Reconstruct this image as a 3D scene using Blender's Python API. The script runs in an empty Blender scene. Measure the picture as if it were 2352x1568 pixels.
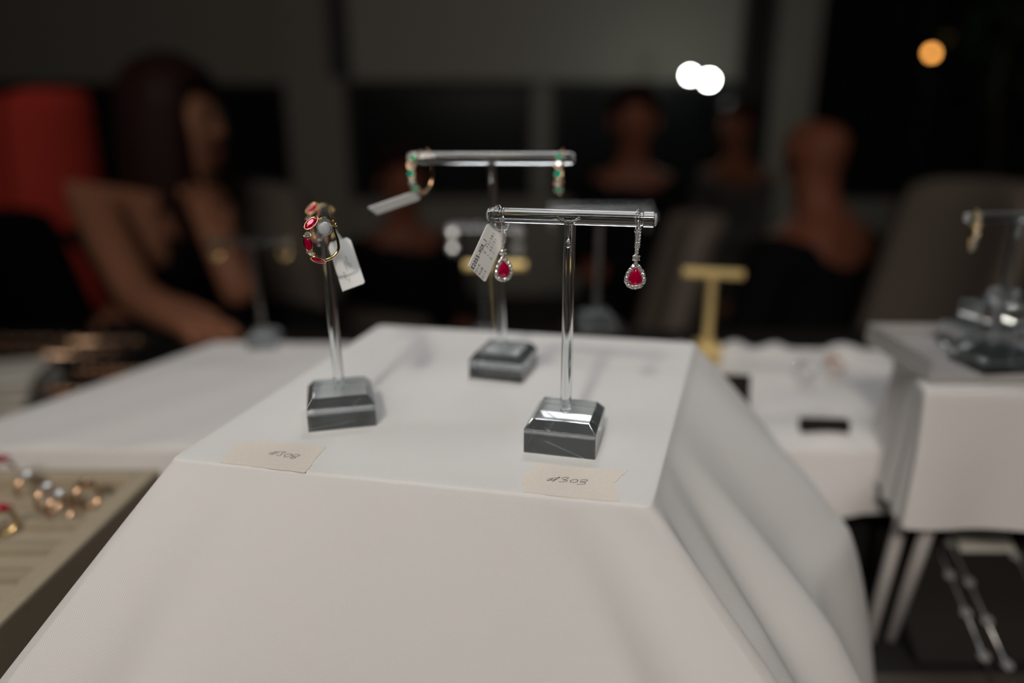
import bpy, bmesh, math, random
from math import sin, cos, pi, radians, sqrt, atan2, tan
from mathutils import Vector, Matrix, noise

random.seed(7)
SC = bpy.context.scene
COL = SC.collection

# ------------------------------------------------------------------ camera
F = 1620.0                       # focal length in pixels of the 2352 wide frame
PITCH = atan2(784 - 290, F)
CAM = Vector((0.0, 0.0, 1.07))
cd = bpy.data.cameras.new('camera')
cam = bpy.data.objects.new('camera', cd)
COL.objects.link(cam)
cam.location = CAM
cam.rotation_euler = (pi / 2 - PITCH, 0, 0)
cd.sensor_width = 36.0
cd.lens = F * 36.0 / 2352.0
cd.clip_start = 0.01
cd.clip_end = 60
cd.dof.use_dof = True
cd.dof.focus_distance = 0.254
cd.dof.aperture_fstop = 2.65
cd.dof.aperture_blades = 0
SC.camera = cam

# ------------------------------------------------------------------ exposure and world
SC.view_settings.view_transform = 'Standard'
SC.view_settings.look = 'None'
SC.view_settings.exposure = 0.0
SC.view_settings.gamma = 1.0
SC.view_settings.use_curve_mapping = False
SC.cycles.use_adaptive_sampling = False
SC.cycles.use_denoising = True
SC.cycles.max_bounces = 14
SC.cycles.transmission_bounces = 12
SC.cycles.glossy_bounces = 6
SC.cycles.sample_clamp_indirect = 0.0
SC.cycles.blur_glossy = 0.3

W = bpy.data.worlds.new('night')
SC.world = W
W.use_nodes = True
W.node_tree.nodes['Background'].inputs[0].default_value = (0.85, 0.95, 1.0, 1)
W.node_tree.nodes['Background'].inputs[1].default_value = 0.02


# ------------------------------------------------------------------ lights
def spot(name, loc, target, power, col, size, ang=60, blend=0.8):
    l = bpy.data.lights.new(name, 'SPOT')
    l.energy = power
    l.color = col
    l.shadow_soft_size = size
    l.spot_size = radians(ang)
    l.spot_blend = blend
    o = bpy.data.objects.new(name, l)
    COL.objects.link(o)
    o.location = loc
    o.rotation_euler = (Vector(target) - Vector(loc)).to_track_quat('-Z', 'Y').to_euler()
    return o


def area(name, loc, target, power, col, sx, sy, spread=60):
    l = bpy.data.lights.new(name, 'AREA')
    l.shape = 'RECTANGLE'
    l.size = sx
    l.size_y = sy
    l.spread = radians(spread)
    l.energy = power
    l.color = col
    o = bpy.data.objects.new(name, l)
    COL.objects.link(o)
    o.location = loc
    o.rotation_euler = (Vector(target) - Vector(loc)).to_track_quat('-Z', 'Y').to_euler()
    return o


KD = Vector((-0.187, -0.767, 0.614)).normalized()
spot('track_spotlight', Vector((0.0, 0.3, 0.95)) + KD * 1.7, (0.02, 0.27, 0.92), 34, (1.0, 0.91, 0.82), 0.06, 50, 1.0)
area('ceiling_light_panel_near', (-0.25, -0.1, 2.65), (0.0, 0.30, 0.9), 0.6, (0.92, 0.97, 1.0), 0.6, 0.6, 55)
area('ceiling_light_panel_far', (0.15, 1.5, 2.65), (0.05, 0.45, 0.9), 0.55, (0.95, 0.97, 1.0), 0.7, 0.3, 45)
area('added_room_fill', (-0.3, -1.5, 2.6), (0.0, 3.2, 1.1), 9.5, (1.0, 0.92, 0.84), 1.4, 0.8, 110)  # added fill lamp behind the camera, brightens the back wall and guests

# ------------------------------------------------------------------ pixel to world helpers (real distances)
def ray(px, py):
    a = (px - 1176) / F
    b = (784 - py) / F
    return Vector((a, cos(PITCH) + b * sin(PITCH), -sin(PITCH) + b * cos(PITCH)))


def atd(px, py, d):
    return CAM + ray(px, py) * d


def atz(px, py, z):
    r = ray(px, py)
    return CAM + r * ((z - CAM.z) / r.z)


def aty(px, py, y):
    r = ray(px, py)
    return CAM + r * (y / r.y)


# ------------------------------------------------------------------ materials
def mat(name, col, rough=0.5, metal=0.0, spec=0.5, **kw):
    m = bpy.data.materials.new(name)
    m.use_nodes = True
    b = m.node_tree.nodes['Principled BSDF']
    b.inputs['Base Color'].default_value = (*col, 1)
    b.inputs['Roughness'].default_value = rough
    b.inputs['Metallic'].default_value = metal
    b.inputs['Specular IOR Level'].default_value = spec
    for k, v in kw.items():
        b.inputs[k.replace('_', ' ')].default_value = v
    return m


def noise_bump(m, scale, strength, dist=0.001, colvar=0.0):
    nt = m.node_tree
    b = nt.nodes['Principled BSDF']
    tc = nt.nodes.new('ShaderNodeTexCoord')
    n = nt.nodes.new('ShaderNodeTexNoise')
    n.inputs['Scale'].default_value = scale
    n.inputs['Detail'].default_value = 4
    bp = nt.nodes.new('ShaderNodeBump')
    bp.inputs['Strength'].default_value = strength
    bp.inputs['Distance'].default_value = dist
    nt.links.new(tc.outputs['Object'], n.inputs['Vector'])
    nt.links.new(n.outputs['Fac'], bp.inputs['Height'])
    nt.links.new(bp.outputs['Normal'], b.inputs['Normal'])
    if colvar:
        c = b.inputs['Base Color'].default_value[:3]
        r = nt.nodes.new('ShaderNodeMixRGB')
        r.inputs[1].default_value = (*[v * (1 - colvar) for v in c], 1)
        r.inputs[2].default_value = (*[min(1, v * (1 + colvar)) for v in c], 1)
        nt.links.new(n.outputs['Fac'], r.inputs[0])
        nt.links.new(r.outputs[0], b.inputs['Base Color'])
    return m


def glass(name, col=(1, 1, 1), ior=1.49, rough=0.0, haze=0.012):
    m = bpy.data.materials.new(name)
    m.use_nodes = True
    nt = m.node_tree
    nt.nodes.clear()
    o = nt.nodes.new('ShaderNodeOutputMaterial')
    g = nt.nodes.new('ShaderNodeBsdfGlass')
    g.inputs['Color'].default_value = (*col, 1)
    g.inputs['IOR'].default_value = ior
    g.inputs['Roughness'].default_value = rough
    d = nt.nodes.new('ShaderNodeBsdfDiffuse')      # faint haze of cast acrylic
    d.inputs['Color'].default_value = (0.80, 0.88, 0.92, 1)
    x = nt.nodes.new('ShaderNodeMixShader')
    x.inputs[0].default_value = haze
    nt.links.new(g.outputs[0], x.inputs[1])
    nt.links.new(d.outputs[0], x.inputs[2])
    nt.links.new(x.outputs[0], o.inputs[0])
    return m


def gem_mat(name, body, gcol, ior, wd, wg):
    """cut stone: glass body mixed with a saturated body colour and a glossy skin"""
    m = bpy.data.materials.new(name)
    m.use_nodes = True
    nt = m.node_tree
    nt.nodes.clear()
    o = nt.nodes.new('ShaderNodeOutputMaterial')
    g = nt.nodes.new('ShaderNodeBsdfGlass')
    g.inputs['Color'].default_value = (*gcol, 1)
    g.inputs['IOR'].default_value = ior
    d = nt.nodes.new('ShaderNodeBsdfDiffuse')
    d.inputs['Color'].default_value = (*body, 1)
    s = nt.nodes.new('ShaderNodeBsdfGlossy')
    s.inputs['Roughness'].default_value = 0.06
    s.inputs['Color'].default_value = (1, 1, 1, 1) if wg > .2 else (1, .6, .7, 1)
    m1 = nt.nodes.new('ShaderNodeMixShader')
    m1.inputs[0].default_value = wd
    m2 = nt.nodes.new('ShaderNodeMixShader')
    m2.inputs[0].default_value = wg
    nt.links.new(g.outputs[0], m1.inputs[1])
    nt.links.new(d.outputs[0], m1.inputs[2])
    nt.links.new(m1.outputs[0], m2.inputs[1])
    nt.links.new(s.outputs[0], m2.inputs[2])
    nt.links.new(m2.outputs[0], o.inputs[0])
    return m


def emit(name, col, s):
    m = bpy.data.materials.new(name)
    m.use_nodes = True
    b = m.node_tree.nodes['Principled BSDF']
    b.inputs['Base Color'].default_value = (*col, 1)
    b.inputs['Emission Color'].default_value = (*col, 1)
    b.inputs['Emission Strength'].default_value = s
    return m


def cloth_mat(name, col, period=0.00062, var=0.10, bump=0.6):
    """woven white cotton: a fine weave laid out in the cloth's own UV"""
    m = mat(name, col, 0.95, spec=0.15)
    nt = m.node_tree
    b = nt.nodes['Principled BSDF']
    uv = nt.nodes.new('ShaderNodeUVMap')
    sp = nt.nodes.new('ShaderNodeSeparateXYZ')
    nt.links.new(uv.outputs[0], sp.inputs[0])

    def mth(op, a, c=None):
        n = nt.nodes.new('ShaderNodeMath')
        n.operation = op
        for i, v in enumerate((a, c)):
            if v is None:
                continue
            if isinstance(v, (int, float)):
                n.inputs[i].default_value = v
            else:
                nt.links.new(v, n.inputs[i])
        return n.outputs[0]
    k = 2 * pi / period
    u, v = sp.outputs[0], sp.outputs[1]
    a = mth('SINE', mth('MULTIPLY', mth('ADD', u, mth('MULTIPLY', v, 0.62)), k))
    c = mth('SINE', mth('MULTIPLY', mth('SUBTRACT', mth('MULTIPLY', u, 0.55), v), k))
    h = mth('ADD', mth('MULTIPLY', a, 0.5), mth('MULTIPLY', c, 0.5))
    no = nt.nodes.new('ShaderNodeTexNoise')
    no.inputs['Scale'].default_value = 60
    no.inputs['Detail'].default_value = 3
    nt.links.new(uv.outputs[0], no.inputs['Vector'])
    mr = nt.nodes.new('ShaderNodeMapRange')
    nt.links.new(h, mr.inputs[0])
    mr.inputs[1].default_value = -1
    mr.inputs[2].default_value = 1
    mr.inputs[3].default_value = 1 - var
    mr.inputs[4].default_value = 1 + var * 0.6
    mx = nt.nodes.new('ShaderNodeMixRGB')
    mx.inputs[1].default_value = (*col, 1)
    mx.inputs[2].default_value = (col[0] * 0.97, col[1] * 1.0, col[2] * 1.02, 1)
    nt.links.new(no.outputs['Fac'], mx.inputs[0])
    vm = nt.nodes.new('ShaderNodeVectorMath')
    vm.operation = 'SCALE'
    nt.links.new(mx.outputs[0], vm.inputs[0])
    nt.links.new(mr.outputs[0], vm.inputs['Scale'])
    nt.links.new(vm.outputs[0], b.inputs['Base Color'])
    bp = nt.nodes.new('ShaderNodeBump')
    bp.inputs['Strength'].default_value = bump
    bp.inputs['Distance'].default_value = 0.00004
    nt.links.new(h, bp.inputs['Height'])
    nt.links.new(bp.outputs['Normal'], b.inputs['Normal'])
    return m


M = {}
M['cloth'] = cloth_mat('white_cotton', (0.80, 0.77, 0.745), 0.00062, 0.15)
M['cloth_warm'] = cloth_mat('white_table_linen', (0.74, 0.70, 0.67), 0.0009, 0.06, 0.3)
M['acrylic'] = glass('clear_acrylic', (0.97, 0.985, 0.99), 1.49)
M['acrylic_thick'] = glass('clear_acrylic_block', (0.955, 0.97, 0.975), 1.49, 0.0, 0.035)
M['frost'] = mat('frosted_acrylic_end', (0.80, 0.82, 0.84), 0.35, Transmission_Weight=0.55)
M['frost_plate'] = mat('hazy_acrylic_plate', (0.55, 0.53, 0.52), 0.22, Transmission_Weight=0.35)
M['glue'] = glass('cured_glue', (0.98, 0.98, 0.98), 1.40, 0.02)
M['gold'] = mat('yellow_gold', (0.83, 0.60, 0.28), 0.16, 1.0)
M['rose_gold'] = mat('rose_gold', (0.86, 0.56, 0.36), 0.15, 1.0)
M['white_gold'] = mat('white_gold', (0.93, 0.92, 0.90), 0.22, 1.0)
M['satin_gold'] = noise_bump(mat('satin_gold_stand', (0.80, 0.60, 0.26), 0.42, 0.75), 300, 0.1)
M['ruby'] = gem_mat('ruby', (0.72, 0.002, 0.085), (1.0, 0.02, 0.18), 1.77, 0.42, 0.13)
M['emerald'] = gem_mat('emerald', (0.0, 0.78, 0.52), (0.05, 1.0, 0.65), 1.58, 0.55, 0.14)
M['diamond'] = gem_mat('diamond', (1.0, 0.99, 0.96), (1.0, 1.0, 1.0), 2.3, 0.42, 0.52)
M['paper'] = noise_bump(mat('white_tag_card', (0.86, 0.86, 0.84), 0.6, spec=0.3), 400, 0.05)
M['tape'] = noise_bump(mat('masking_tape', (0.80, 0.73, 0.65), 0.75, spec=0.2), 900, 0.25, 0.0001, 0.06)
M['ink'] = mat('dark_ink', (0.045, 0.025, 0.035), 0.6)
M['print'] = mat('black_print', (0.02, 0.02, 0.02), 0.6)
M['print_grey'] = mat('faded_print', (0.42, 0.42, 0.42), 0.7)
M['black_cloth'] = noise_bump(mat('black_table_cloth', (0.018, 0.017, 0.016), 0.9, spec=0.1), 200, 0.3)
M['velvet'] = noise_bump(mat('black_velvet', (0.022, 0.019, 0.018), 1.0, spec=0.05), 500, 0.3)
M['tray'] = noise_bump(mat('beige_tray_fabric', (0.40, 0.335, 0.24), 0.9, spec=0.2), 350, 0.3, 0.0005, 0.08)
M['tray_side'] = noise_bump(mat('olive_tray_side', (0.40, 0.37, 0.26), 0.7, spec=0.3), 350, 0.2)
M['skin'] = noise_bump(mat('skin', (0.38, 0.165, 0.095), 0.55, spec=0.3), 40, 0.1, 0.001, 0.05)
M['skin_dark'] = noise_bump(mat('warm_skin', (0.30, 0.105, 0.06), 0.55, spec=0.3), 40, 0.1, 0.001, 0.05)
M['hair'] = noise_bump(mat('dark_brown_hair', (0.030, 0.012, 0.009), 0.6, spec=0.2), 120, 0.5, 0.003)
M['black_wear'] = noise_bump(mat('black_clothing', (0.008, 0.008, 0.009), 0.9, spec=0.1), 90, 0.3)
M['grey_wear'] = noise_bump(mat('grey_clothing', (0.10, 0.095, 0.09), 0.9, spec=0.1), 90, 0.3)
M['red_wear'] = noise_bump(mat('red_clothing', (0.85, 0.085, 0.06), 0.9, spec=0.1), 90, 0.3)
M['chair'] = noise_bump(mat('taupe_chair_fabric', (0.20, 0.165, 0.14), 0.9, spec=0.15), 150, 0.3, 0.002, 0.08)
M['chair_leg'] = mat('dark_wood', (0.03, 0.018, 0.012), 0.4)
M['wall'] = noise_bump(mat('taupe_wall_paint', (0.34, 0.32, 0.28), 0.85), 30, 0.1, 0.002, 0.04)
M['shade'] = noise_bump(mat('roller_shade_fabric', (0.44, 0.42, 0.37), 0.85), 200, 0.1, 0.001, 0.04)
M['frame'] = mat('dark_window_frame', (0.012, 0.012, 0.012), 0.5)
M['floor'] = noise_bump(mat('dark_carpet', (0.03, 0.024, 0.02), 0.95), 60, 0.4, 0.003, 0.2)
M['ceil'] = noise_bump(mat('ceiling_paint', (0.45, 0.43, 0.40), 0.9), 30, 0.1)
M['night'] = mat('night_window_glass', (0.010, 0.014, 0.014), 0.25, spec=0.25)
M['polished'] = mat('polished_clear_rod', (0.85, 0.80, 0.77), 0.15, 0.45)
M['steel'] = mat('brushed_steel', (0.35, 0.34, 0.33), 0.35, 1.0)
M['leaf'] = noise_bump(mat('dark_leaf', (0.02, 0.06, 0.025), 0.6), 30, 0.2, 0.002, 0.2)
M['pot'] = mat('clay_pot', (0.08, 0.06, 0.05), 0.8)
M['bulb_white'] = emit('white_bulb', (0.92, 1.0, 0.92), 70)
M['bulb_orange'] = emit('orange_bulb', (1.0, 0.42, 0.09), 7)
M['napkin'] = noise_bump(mat('white_napkin', (0.60, 0.57, 0.50), 0.9), 100, 0.3)
M['eye'] = mat('eye', (0.05, 0.04, 0.035), 0.2)
M['lip'] = mat('lips', (0.30, 0.06, 0.05), 0.5)
M['pearl'] = mat('pearl', (0.75, 0.68, 0.62), 0.2, spec=0.8)
M['floor_strip'] = noise_bump(mat('brown_table_laminate', (0.055, 0.042, 0.034), 0.5), 20, 0.1, 0.001, 0.2)


# ------------------------------------------------------------------ mesh helpers
def obj(name, bm, m, parent=None, smooth=False, loc=None, label=None):
    me = bpy.data.meshes.new(name)
    bmesh.ops.recalc_face_normals(bm, faces=bm.faces)
    bm.to_mesh(me)
    bm.free()
    if smooth:
        for p in me.polygons:
            p.use_smooth = True
        if smooth == 'auto':
            me.set_sharp_from_angle(angle=radians(25))
    for mm in (m if isinstance(m, (list, tuple)) else [m]):
        me.materials.append(mm)
    o = bpy.data.objects.new(name, me)
    COL.objects.link(o)
    if parent:
        o.parent = parent
    if loc is not None:
        o.location = loc
    if label:
        o['label'] = label
    return o


def tag(o, label, cat, group=None, kind=None):
    o['label'] = label
    o['category'] = cat
    if group:
        o['group'] = group
    if kind:
        o['kind'] = kind
    return o


def thing(name, label, cat, loc=(0, 0, 0), rot=(0, 0, 0), group=None):
    o = bpy.data.objects.new(name, None)
    COL.objects.link(o)
    o.empty_display_size = 0.02
    o.location = loc
    o.rotation_euler = rot
    return tag(o, label, cat, group)


def struct(name, bm, m, smooth=False):
    o = obj(name, bm, m, smooth=smooth)
    o['kind'] = 'structure'
    return o


def BM():
    return bmesh.new()


def box(bm, c, s, rz=0.0, bev=0.0, R=None):
    r = bmesh.ops.create_cube(bm, size=1.0)
    vs = r['verts']
    mt = R if R is not None else Matrix.Rotation(rz, 3, 'Z')
    for v in vs:
        v.co = mt @ Vector((v.co.x * s[0], v.co.y * s[1], v.co.z * s[2])) + Vector(c)
    if bev:
        es = list({e for v in vs for e in v.link_edges})
        bmesh.ops.bevel(bm, geom=es, offset=bev, segments=2, profile=0.6, affect='EDGES')
    return bm


def frame_z(d):
    d = Vector(d).normalized()
    a = Vector((0, 0, 1)) if abs(d.z) < 0.9 else Vector((1, 0, 0))
    x = a.cross(d).normalized()
    return x, d.cross(x).normalized(), d


def tube(bm, pts, r, seg=12, closed=False, caps=True, flat=None):
    pts = [Vector(p) for p in pts]
    n = len(pts)
    rs = r if isinstance(r, (list, tuple)) else [r] * n
    rings = []
    prev = None
    for i, p in enumerate(pts):
        if closed:
            d = pts[(i + 1) % n] - pts[i - 1]
        else:
            d = pts[min(i + 1, n - 1)] - pts[max(i - 1, 0)]
        d.normalize()
        if prev is None:
            x, y, _ = frame_z(d)
        else:
            x = (prev - d * prev.dot(d)).normalized()
            y = d.cross(x)
        prev = x
        fy = flat or 1.0
        rings.append([bm.verts.new(p + (x * cos(2 * pi * k / seg) + y * sin(2 * pi * k / seg) * fy) * rs[i]) for k in range(seg)])
    m = n if closed else n - 1
    for i in range(m):
        a, b = rings[i], rings[(i + 1) % n]
        for k in range(seg):
            bm.faces.new((a[k], a[(k + 1) % seg], b[(k + 1) % seg], b[k]))
    if caps and not closed:
        bm.faces.new(rings[0][::-1])
        bm.faces.new(rings[-1])
    return bm


def lathe(bm, prof, axis_o, axis_d, seg=24):
    """prof: list of (t along the axis, radius)"""
    x, y, d = frame_z(axis_d)
    o = Vector(axis_o)
    rings = []
    for t, r in prof:
        if r < 1e-7:
            rings.append([bm.verts.new(o + d * t)])
        else:
            rings.append([bm.verts.new(o + d * t + (x * cos(2 * pi * k / seg) + y * sin(2 * pi * k / seg)) * r) for k in range(seg)])
    for a, b in zip(rings, rings[1:]):
        for k in range(seg):
            q = [a[k % len(a)], a[(k + 1) % len(a)], b[(k + 1) % len(b)], b[k % len(b)]]
            u = []
            for v in q:
                if v not in u:
                    u.append(v)
            if len(u) > 2:
                bm.faces.new(u)
    return bm


def ball(bm, c, r, sub=2, s=(1, 1, 1)):
    q = bmesh.ops.create_icosphere(bm, subdivisions=sub, radius=1.0)
    for v in q['verts']:
        v.co = Vector((v.co.x * r * s[0], v.co.y * r * s[1], v.co.z * r * s[2])) + Vector(c)
    return bm


def smoothpath(pts, n=8, closed=False):
    pts = [Vector(p) for p in pts]
    out = []
    N = len(pts)
    rng = N if closed else N - 1
    for i in range(rng):
        if closed:
            p0, p1, p2, p3 = pts[i - 1], pts[i], pts[(i + 1) % N], pts[(i + 2) % N]
        else:
            p0, p1, p2, p3 = pts[max(i - 1, 0)], pts[i], pts[i + 1], pts[min(i + 2, N - 1)]
        for k in range(n):
            t = k / n
            out.append(0.5 * ((2 * p1) + (p2 - p0) * t + (2 * p0 - 5 * p1 + 4 * p2 - p3) * t * t + (3 * p1 - p0 - 3 * p2 + p3) * t ** 3))
    if not closed:
        out.append(pts[-1])
    return out


def gem(bm, c, nrm, up, outline, h_crown, h_pav, table=0.55):
    """faceted stone; outline = list of (x, y) in its own plane"""
    nrm = Vector(nrm).normalized()
    up = Vector(up)
    up = (up - nrm * up.dot(nrm)).normalized()
    rt = up.cross(nrm)
    c = Vector(c)
    n = len(outline)

    def P(x, y, z):
        return c + rt * x + up * y + nrm * z
    g = [bm.verts.new(P(x, y, 0)) for x, y in outline]
    mid = []
    for i in range(n):
        x0, y0 = outline[i]
        x1, y1 = outline[(i + 1) % n]
        k = 0.80
        mid.append(bm.verts.new(P((x0 + x1) / 2 * k, (y0 + y1) / 2 * k, h_crown * 0.62)))
    tb = [bm.verts.new(P(x * table, y * table, h_crown)) for x, y in outline]
    cu = bm.verts.new(P(0, 0, -h_pav))
    pm = []
    for i in range(n):
        x0, y0 = outline[i]
        x1, y1 = outline[(i + 1) % n]
        pm.append(bm.verts.new(P((x0 + x1) / 2 * .55, (y0 + y1) / 2 * .55, -h_pav * 0.55)))
    for i in range(n):
        j = (i + 1) % n
        bm.faces.new((g[i], g[j], mid[i]))
        bm.faces.new((mid[i], g[j], mid[j]))
        bm.faces.new((mid[i], mid[j], tb[j]))
        bm.faces.new((tb[i], mid[i], tb[j]))
        bm.faces.new((g[j], g[i], pm[i]))
        bm.faces.new((g[j], pm[i], pm[j]))
        bm.faces.new((pm[j], pm[i], cu))
    bm.faces.new(tb)
    return bm


def round_outline(r, n=8, rot=0.0):
    return [(r * cos(2 * pi * k / n + rot), r * sin(2 * pi * k / n + rot)) for k in range(n)]


def pear_outline(w, h, n=16):
    o = []
    for k in range(n):
        t = 2 * pi * k / n
        o.append((-w / 2 * sin(t) * (abs(sin(t / 2)) ** 0.9) / 0.78, h / 2 * cos(t)))
    return o


def marquise_outline(w, h, n=12):
    return [(w / 2 * sin(2 * pi * k / n) * abs(sin(2 * pi * k / n)) ** 0.15, h / 2 * cos(2 * pi * k / n)) for k in range(n)]


def trillion_outline(r, n=9):
    o = []
    for k in range(n):
        t = 2 * pi * k / n
        rr = r * (0.84 + 0.16 * cos(3 * t))
        o.append((rr * sin(t), rr * cos(t)))
    return o


# ------------------------------------------------------------------ draped cloths
ZT = 0.95
FL = Vector((-0.1297, 0.2412, ZT))
FR = Vector((0.0465, 0.2062, ZT))
BR = Vector((0.1075, 0.3927, ZT))
BL = Vector((-0.0844, 0.4304, ZT))
ZB = 0.7565


def lerp_keys(keys, s):
    """smooth periodic interpolation of vectors keyed by s in [0, 4)"""
    ks = sorted(keys)
    for i, k in enumerate(ks):
        k2 = ks[(i + 1) % len(ks)]
        hi = k2 if i + 1 < len(ks) else k2 + 4
        ss = s if s >= ks[0] else s + 4
        if k <= ss <= hi:
            t = (ss - k) / (hi - k)
            t = t * t * (3 - 2 * t)
            return Vector(keys[k]).lerp(Vector(keys[k2]), t)
    return Vector(keys[ks[0]])


def quad_path(cs, rad, nside):
    """rounded quad boundary -> list of (point, s, outward)"""
    out = []
    n = len(cs)
    cen = sum(cs, Vector((0, 0, 0))) / n
    for i in range(n):
        a, b, z = cs[i], cs[(i + 1) % n], cs[i - 1]
        din = (a - z).normalized()
        dout = (b - a).normalized()
        nin = Vector((din.y, -din.x, 0))
        nout = Vector((dout.y, -dout.x, 0))
        p0 = a - din * rad
        p1 = a + dout * rad
        for k in range(7):
            t = k / 6
            p = p0 * (1 - t) ** 2 + a * 2 * t * (1 - t) + p1 * t * t
            out.append((p, (i + (t - .5) * 0.04) % n, (nin.lerp(nout, t)).normalized()))
        q1 = b - dout * rad
        for k in range(1, nside):
            t = k / nside
            out.append((p1.lerp(q1, t), i + 0.02 + 0.96 * t, nout))
    return out


def draped(name, corners, mkeys, bkeys, m, foldf=None, topf=None, rad=0.004, nside=70, rings=46, bev=0.0016):
    path = quad_path(corners, rad, nside)
    cen = sum(corners, Vector((0, 0, 0))) / len(corners)
    bm = BM()
    uvl = bm.loops.layers.uv.new('weave')
    uvd = {}
    N = len(path)
    cv = bm.verts.new(cen)
    uvd[cv] = (cen.x, cen.y)
    prev = None
    nin = 22
    first = None

    def ringf(row):
        nonlocal prev
        if prev is None:
            for k in range(N):
                bm.faces.new((cv, row[k], row[(k + 1) % N]))
        else:
            for k in range(N):
                bm.faces.new((prev[k], row[k], row[(k + 1) % N], prev[(k + 1) % N]))
        prev = row
    for i in range(1, nin + 1):
        t = i / nin
        row = []
        for p, s, o in path:
            q = cen.lerp(p, t) - o * (bev * (1 if t == 1 else 0))
            z = q.z + (topf(q.x, q.y) if topf and t < 1 else 0)
            v = bm.verts.new((q.x, q.y, z))
            uvd[v] = (q.x, q.y)
            row.append(v)
        ringf(row)
    arc = [0.0] * N
    lastp = [None] * N
    for i in range(1, rings + 1):
        row = []
        for k, (p, s, o) in enumerate(path):
            if i <= 3:
                a = i / 3 * pi / 2 * 0.8
                q = p - o * bev + o * bev * sin(a) - Vector((0, 0, bev * (1 - cos(a))))
            else:
                h = (i - 3) / (rings - 3)
                a = pi / 2 * 0.8
                e = p - o * bev + o * bev * sin(a) - Vector((0, 0, bev * (1 - cos(a))))
                mo = lerp_keys(mkeys, s)
                bo = lerp_keys(bkeys, s)
                Mp = Vector((e.x + mo.x, e.y + mo.y, corners[0].z + mo.z))
                Bp = Vector((e.x + bo.x, e.y + bo.y, bo.z))
                hm = 0.5
                # quadratic-like curve through e, Mp, Bp
                if h < hm:
                    t = h / hm
                    lin = e.lerp(Mp, t)
                else:
                    lin = Mp.lerp(Bp, (h - hm) / (1 - hm))
                bez = e * (1 - h) ** 2 + (Mp * 2 - (e + Bp) / 2) * 2 * h * (1 - h) + Bp * h * h
                q = lin.lerp(bez, 0.35)
                if foldf:
                    dd = foldf(s, h)
                    q = q + o * dd
            v = bm.verts.new(q)
            if lastp[k] is not None:
                arc[k] += (q - lastp[k]).length
            lastp[k] = q.copy()
            uvd[v] = (p.x + o.x * arc[k], p.y + o.y * arc[k])
            row.append(v)
        ringf(row)
    for f_ in bm.faces:
        for l in f_.loops:
            l[uvl].uv = uvd[l.vert]
    return obj(name, bm, m, smooth=True)


def front_folds(s, h):
    d = 0.0
    if 1.0 < s < 2.2:
        t = s - 1.0
        env = min(1, t / 0.03) * min(1, (2.2 - s) / 0.2)
        g = lambda c, w: math.exp(-((t - c) / w) ** 2)
        d += env * min(1.0, h * 2.5) * (-0.0075 * g(0.05, 0.03) + 0.004 * g(0.125, 0.035) - 0.007 * g(0.21, 0.04)
                                       + 0.005 * g(0.31, 0.05) - 0.0045 * g(0.46, 0.07) + 0.003 * sin(t * 11.0))
        d -= 0.006 * math.exp(-((h - 0.46) / 0.07) ** 2) * g(0.85, 0.16)
    if s < 1.0:
        d += h * 0.004 * (math.exp(-((s - 0.10) / 0.05) ** 2) - math.exp(-((s - 0.18) / 0.05) ** 2))
        d += h * 0.006 * (math.exp(-((s - 0.90) / 0.04) ** 2) - 1.2 * math.exp(-((s - 0.81) / 0.05) ** 2))
    return d


mk = {0: (-0.052, -0.036, -0.066), 0.16: (-0.034, -0.031, -0.065), 0.5: (-0.004, -0.025, -0.063), 0.84: (0.030, -0.028, -0.063),
      1.0: (0.051, -0.030, -0.066), 1.12: (0.040, -0.018, -0.072), 1.3: (0.066, -0.018, -0.082), 1.66: (0.091, 0.0, -0.085), 2.0: (0.078, -0.002, -0.090),
      2.15: (0.03, 0.02, -0.08), 2.5: (0.004, 0.012, -0.08), 3.0: (-0.010, 0.012, -0.08), 3.5: (-0.012, -0.003, -0.08),
      3.85: (-0.022, -0.006, -0.075)}
bk = {0: (-0.150, -0.105, ZB), 0.16: (-0.10, -0.09, ZB), 0.5: (-0.010, -0.070, ZB), 0.84: (0.085, -0.08, ZB),
      1.0: (0.145, -0.088, ZB), 1.12: (0.118, -0.070, ZB), 1.3: (0.122, -0.040, ZB), 1.66: (0.115, -0.010, ZB), 2.0: (0.095, -0.010, ZB),
      2.15: (0.035, 0.02, ZB), 2.5: (0.006, 0.016, ZB), 3.0: (-0.012, 0.012, ZB), 3.5: (-0.016, -0.005, ZB),
      3.85: (-0.030, -0.020, ZB)}
c1 = draped('draped_cloth', [FL, FR, BR, BL], mk, bk, M['cloth'], front_folds)
tag(c1, 'white woven cloth draped over the tall display box in the foreground', 'cloth')

# the box hidden beneath the cloth
bm = BM()
cc = [c - Vector((0, 0, 0.0012)) for c in (FL, FR, BR, BL)]
ctr = sum(cc, Vector()) / 4
cc = [ctr.lerp(c, 0.985) for c in cc]
lo = [bm.verts.new((c.x, c.y, 0.757)) for c in cc]
hi = [bm.verts.new((c.x, c.y, ZT - 0.0012)) for c in cc]
bm.faces.new(lo[::-1])
bm.faces.new(hi)
for i in range(4):
    bm.faces.new((lo[i], lo[(i + 1) % 4], hi[(i + 1) % 4], hi[i]))
tag(obj('display_box', bm, M['napkin']), 'display box under the draped white cloth', 'box')

# lower cloth covered level behind the box (z = 0.865)
ZS = 0.865


def shelf_top(x, y):
    a = max(0.0, min(1.0, (x - 0.10) / 0.10))
    w = 0.0
    w += a * 0.0060 * sin(x * 150 + 6 * noise.noise(Vector((x * 9, y * 9, 1)))) * (0.6 + 0.4 * sin(y * 30))
    w += a * 0.012 * noise.noise(Vector((x * 22, y * 16, 3)))
    w += (1 - a) * 0.0012 * sin((x * 0.8 - y * 0.6) * 95)
    return w


shelf_c = [Vector((-0.40, 0.428, ZS)), Vector((0.40, 0.425, ZS)), Vector((0.42, 0.645, ZS)), Vector((-0.296, 0.672, ZS))]


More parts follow.
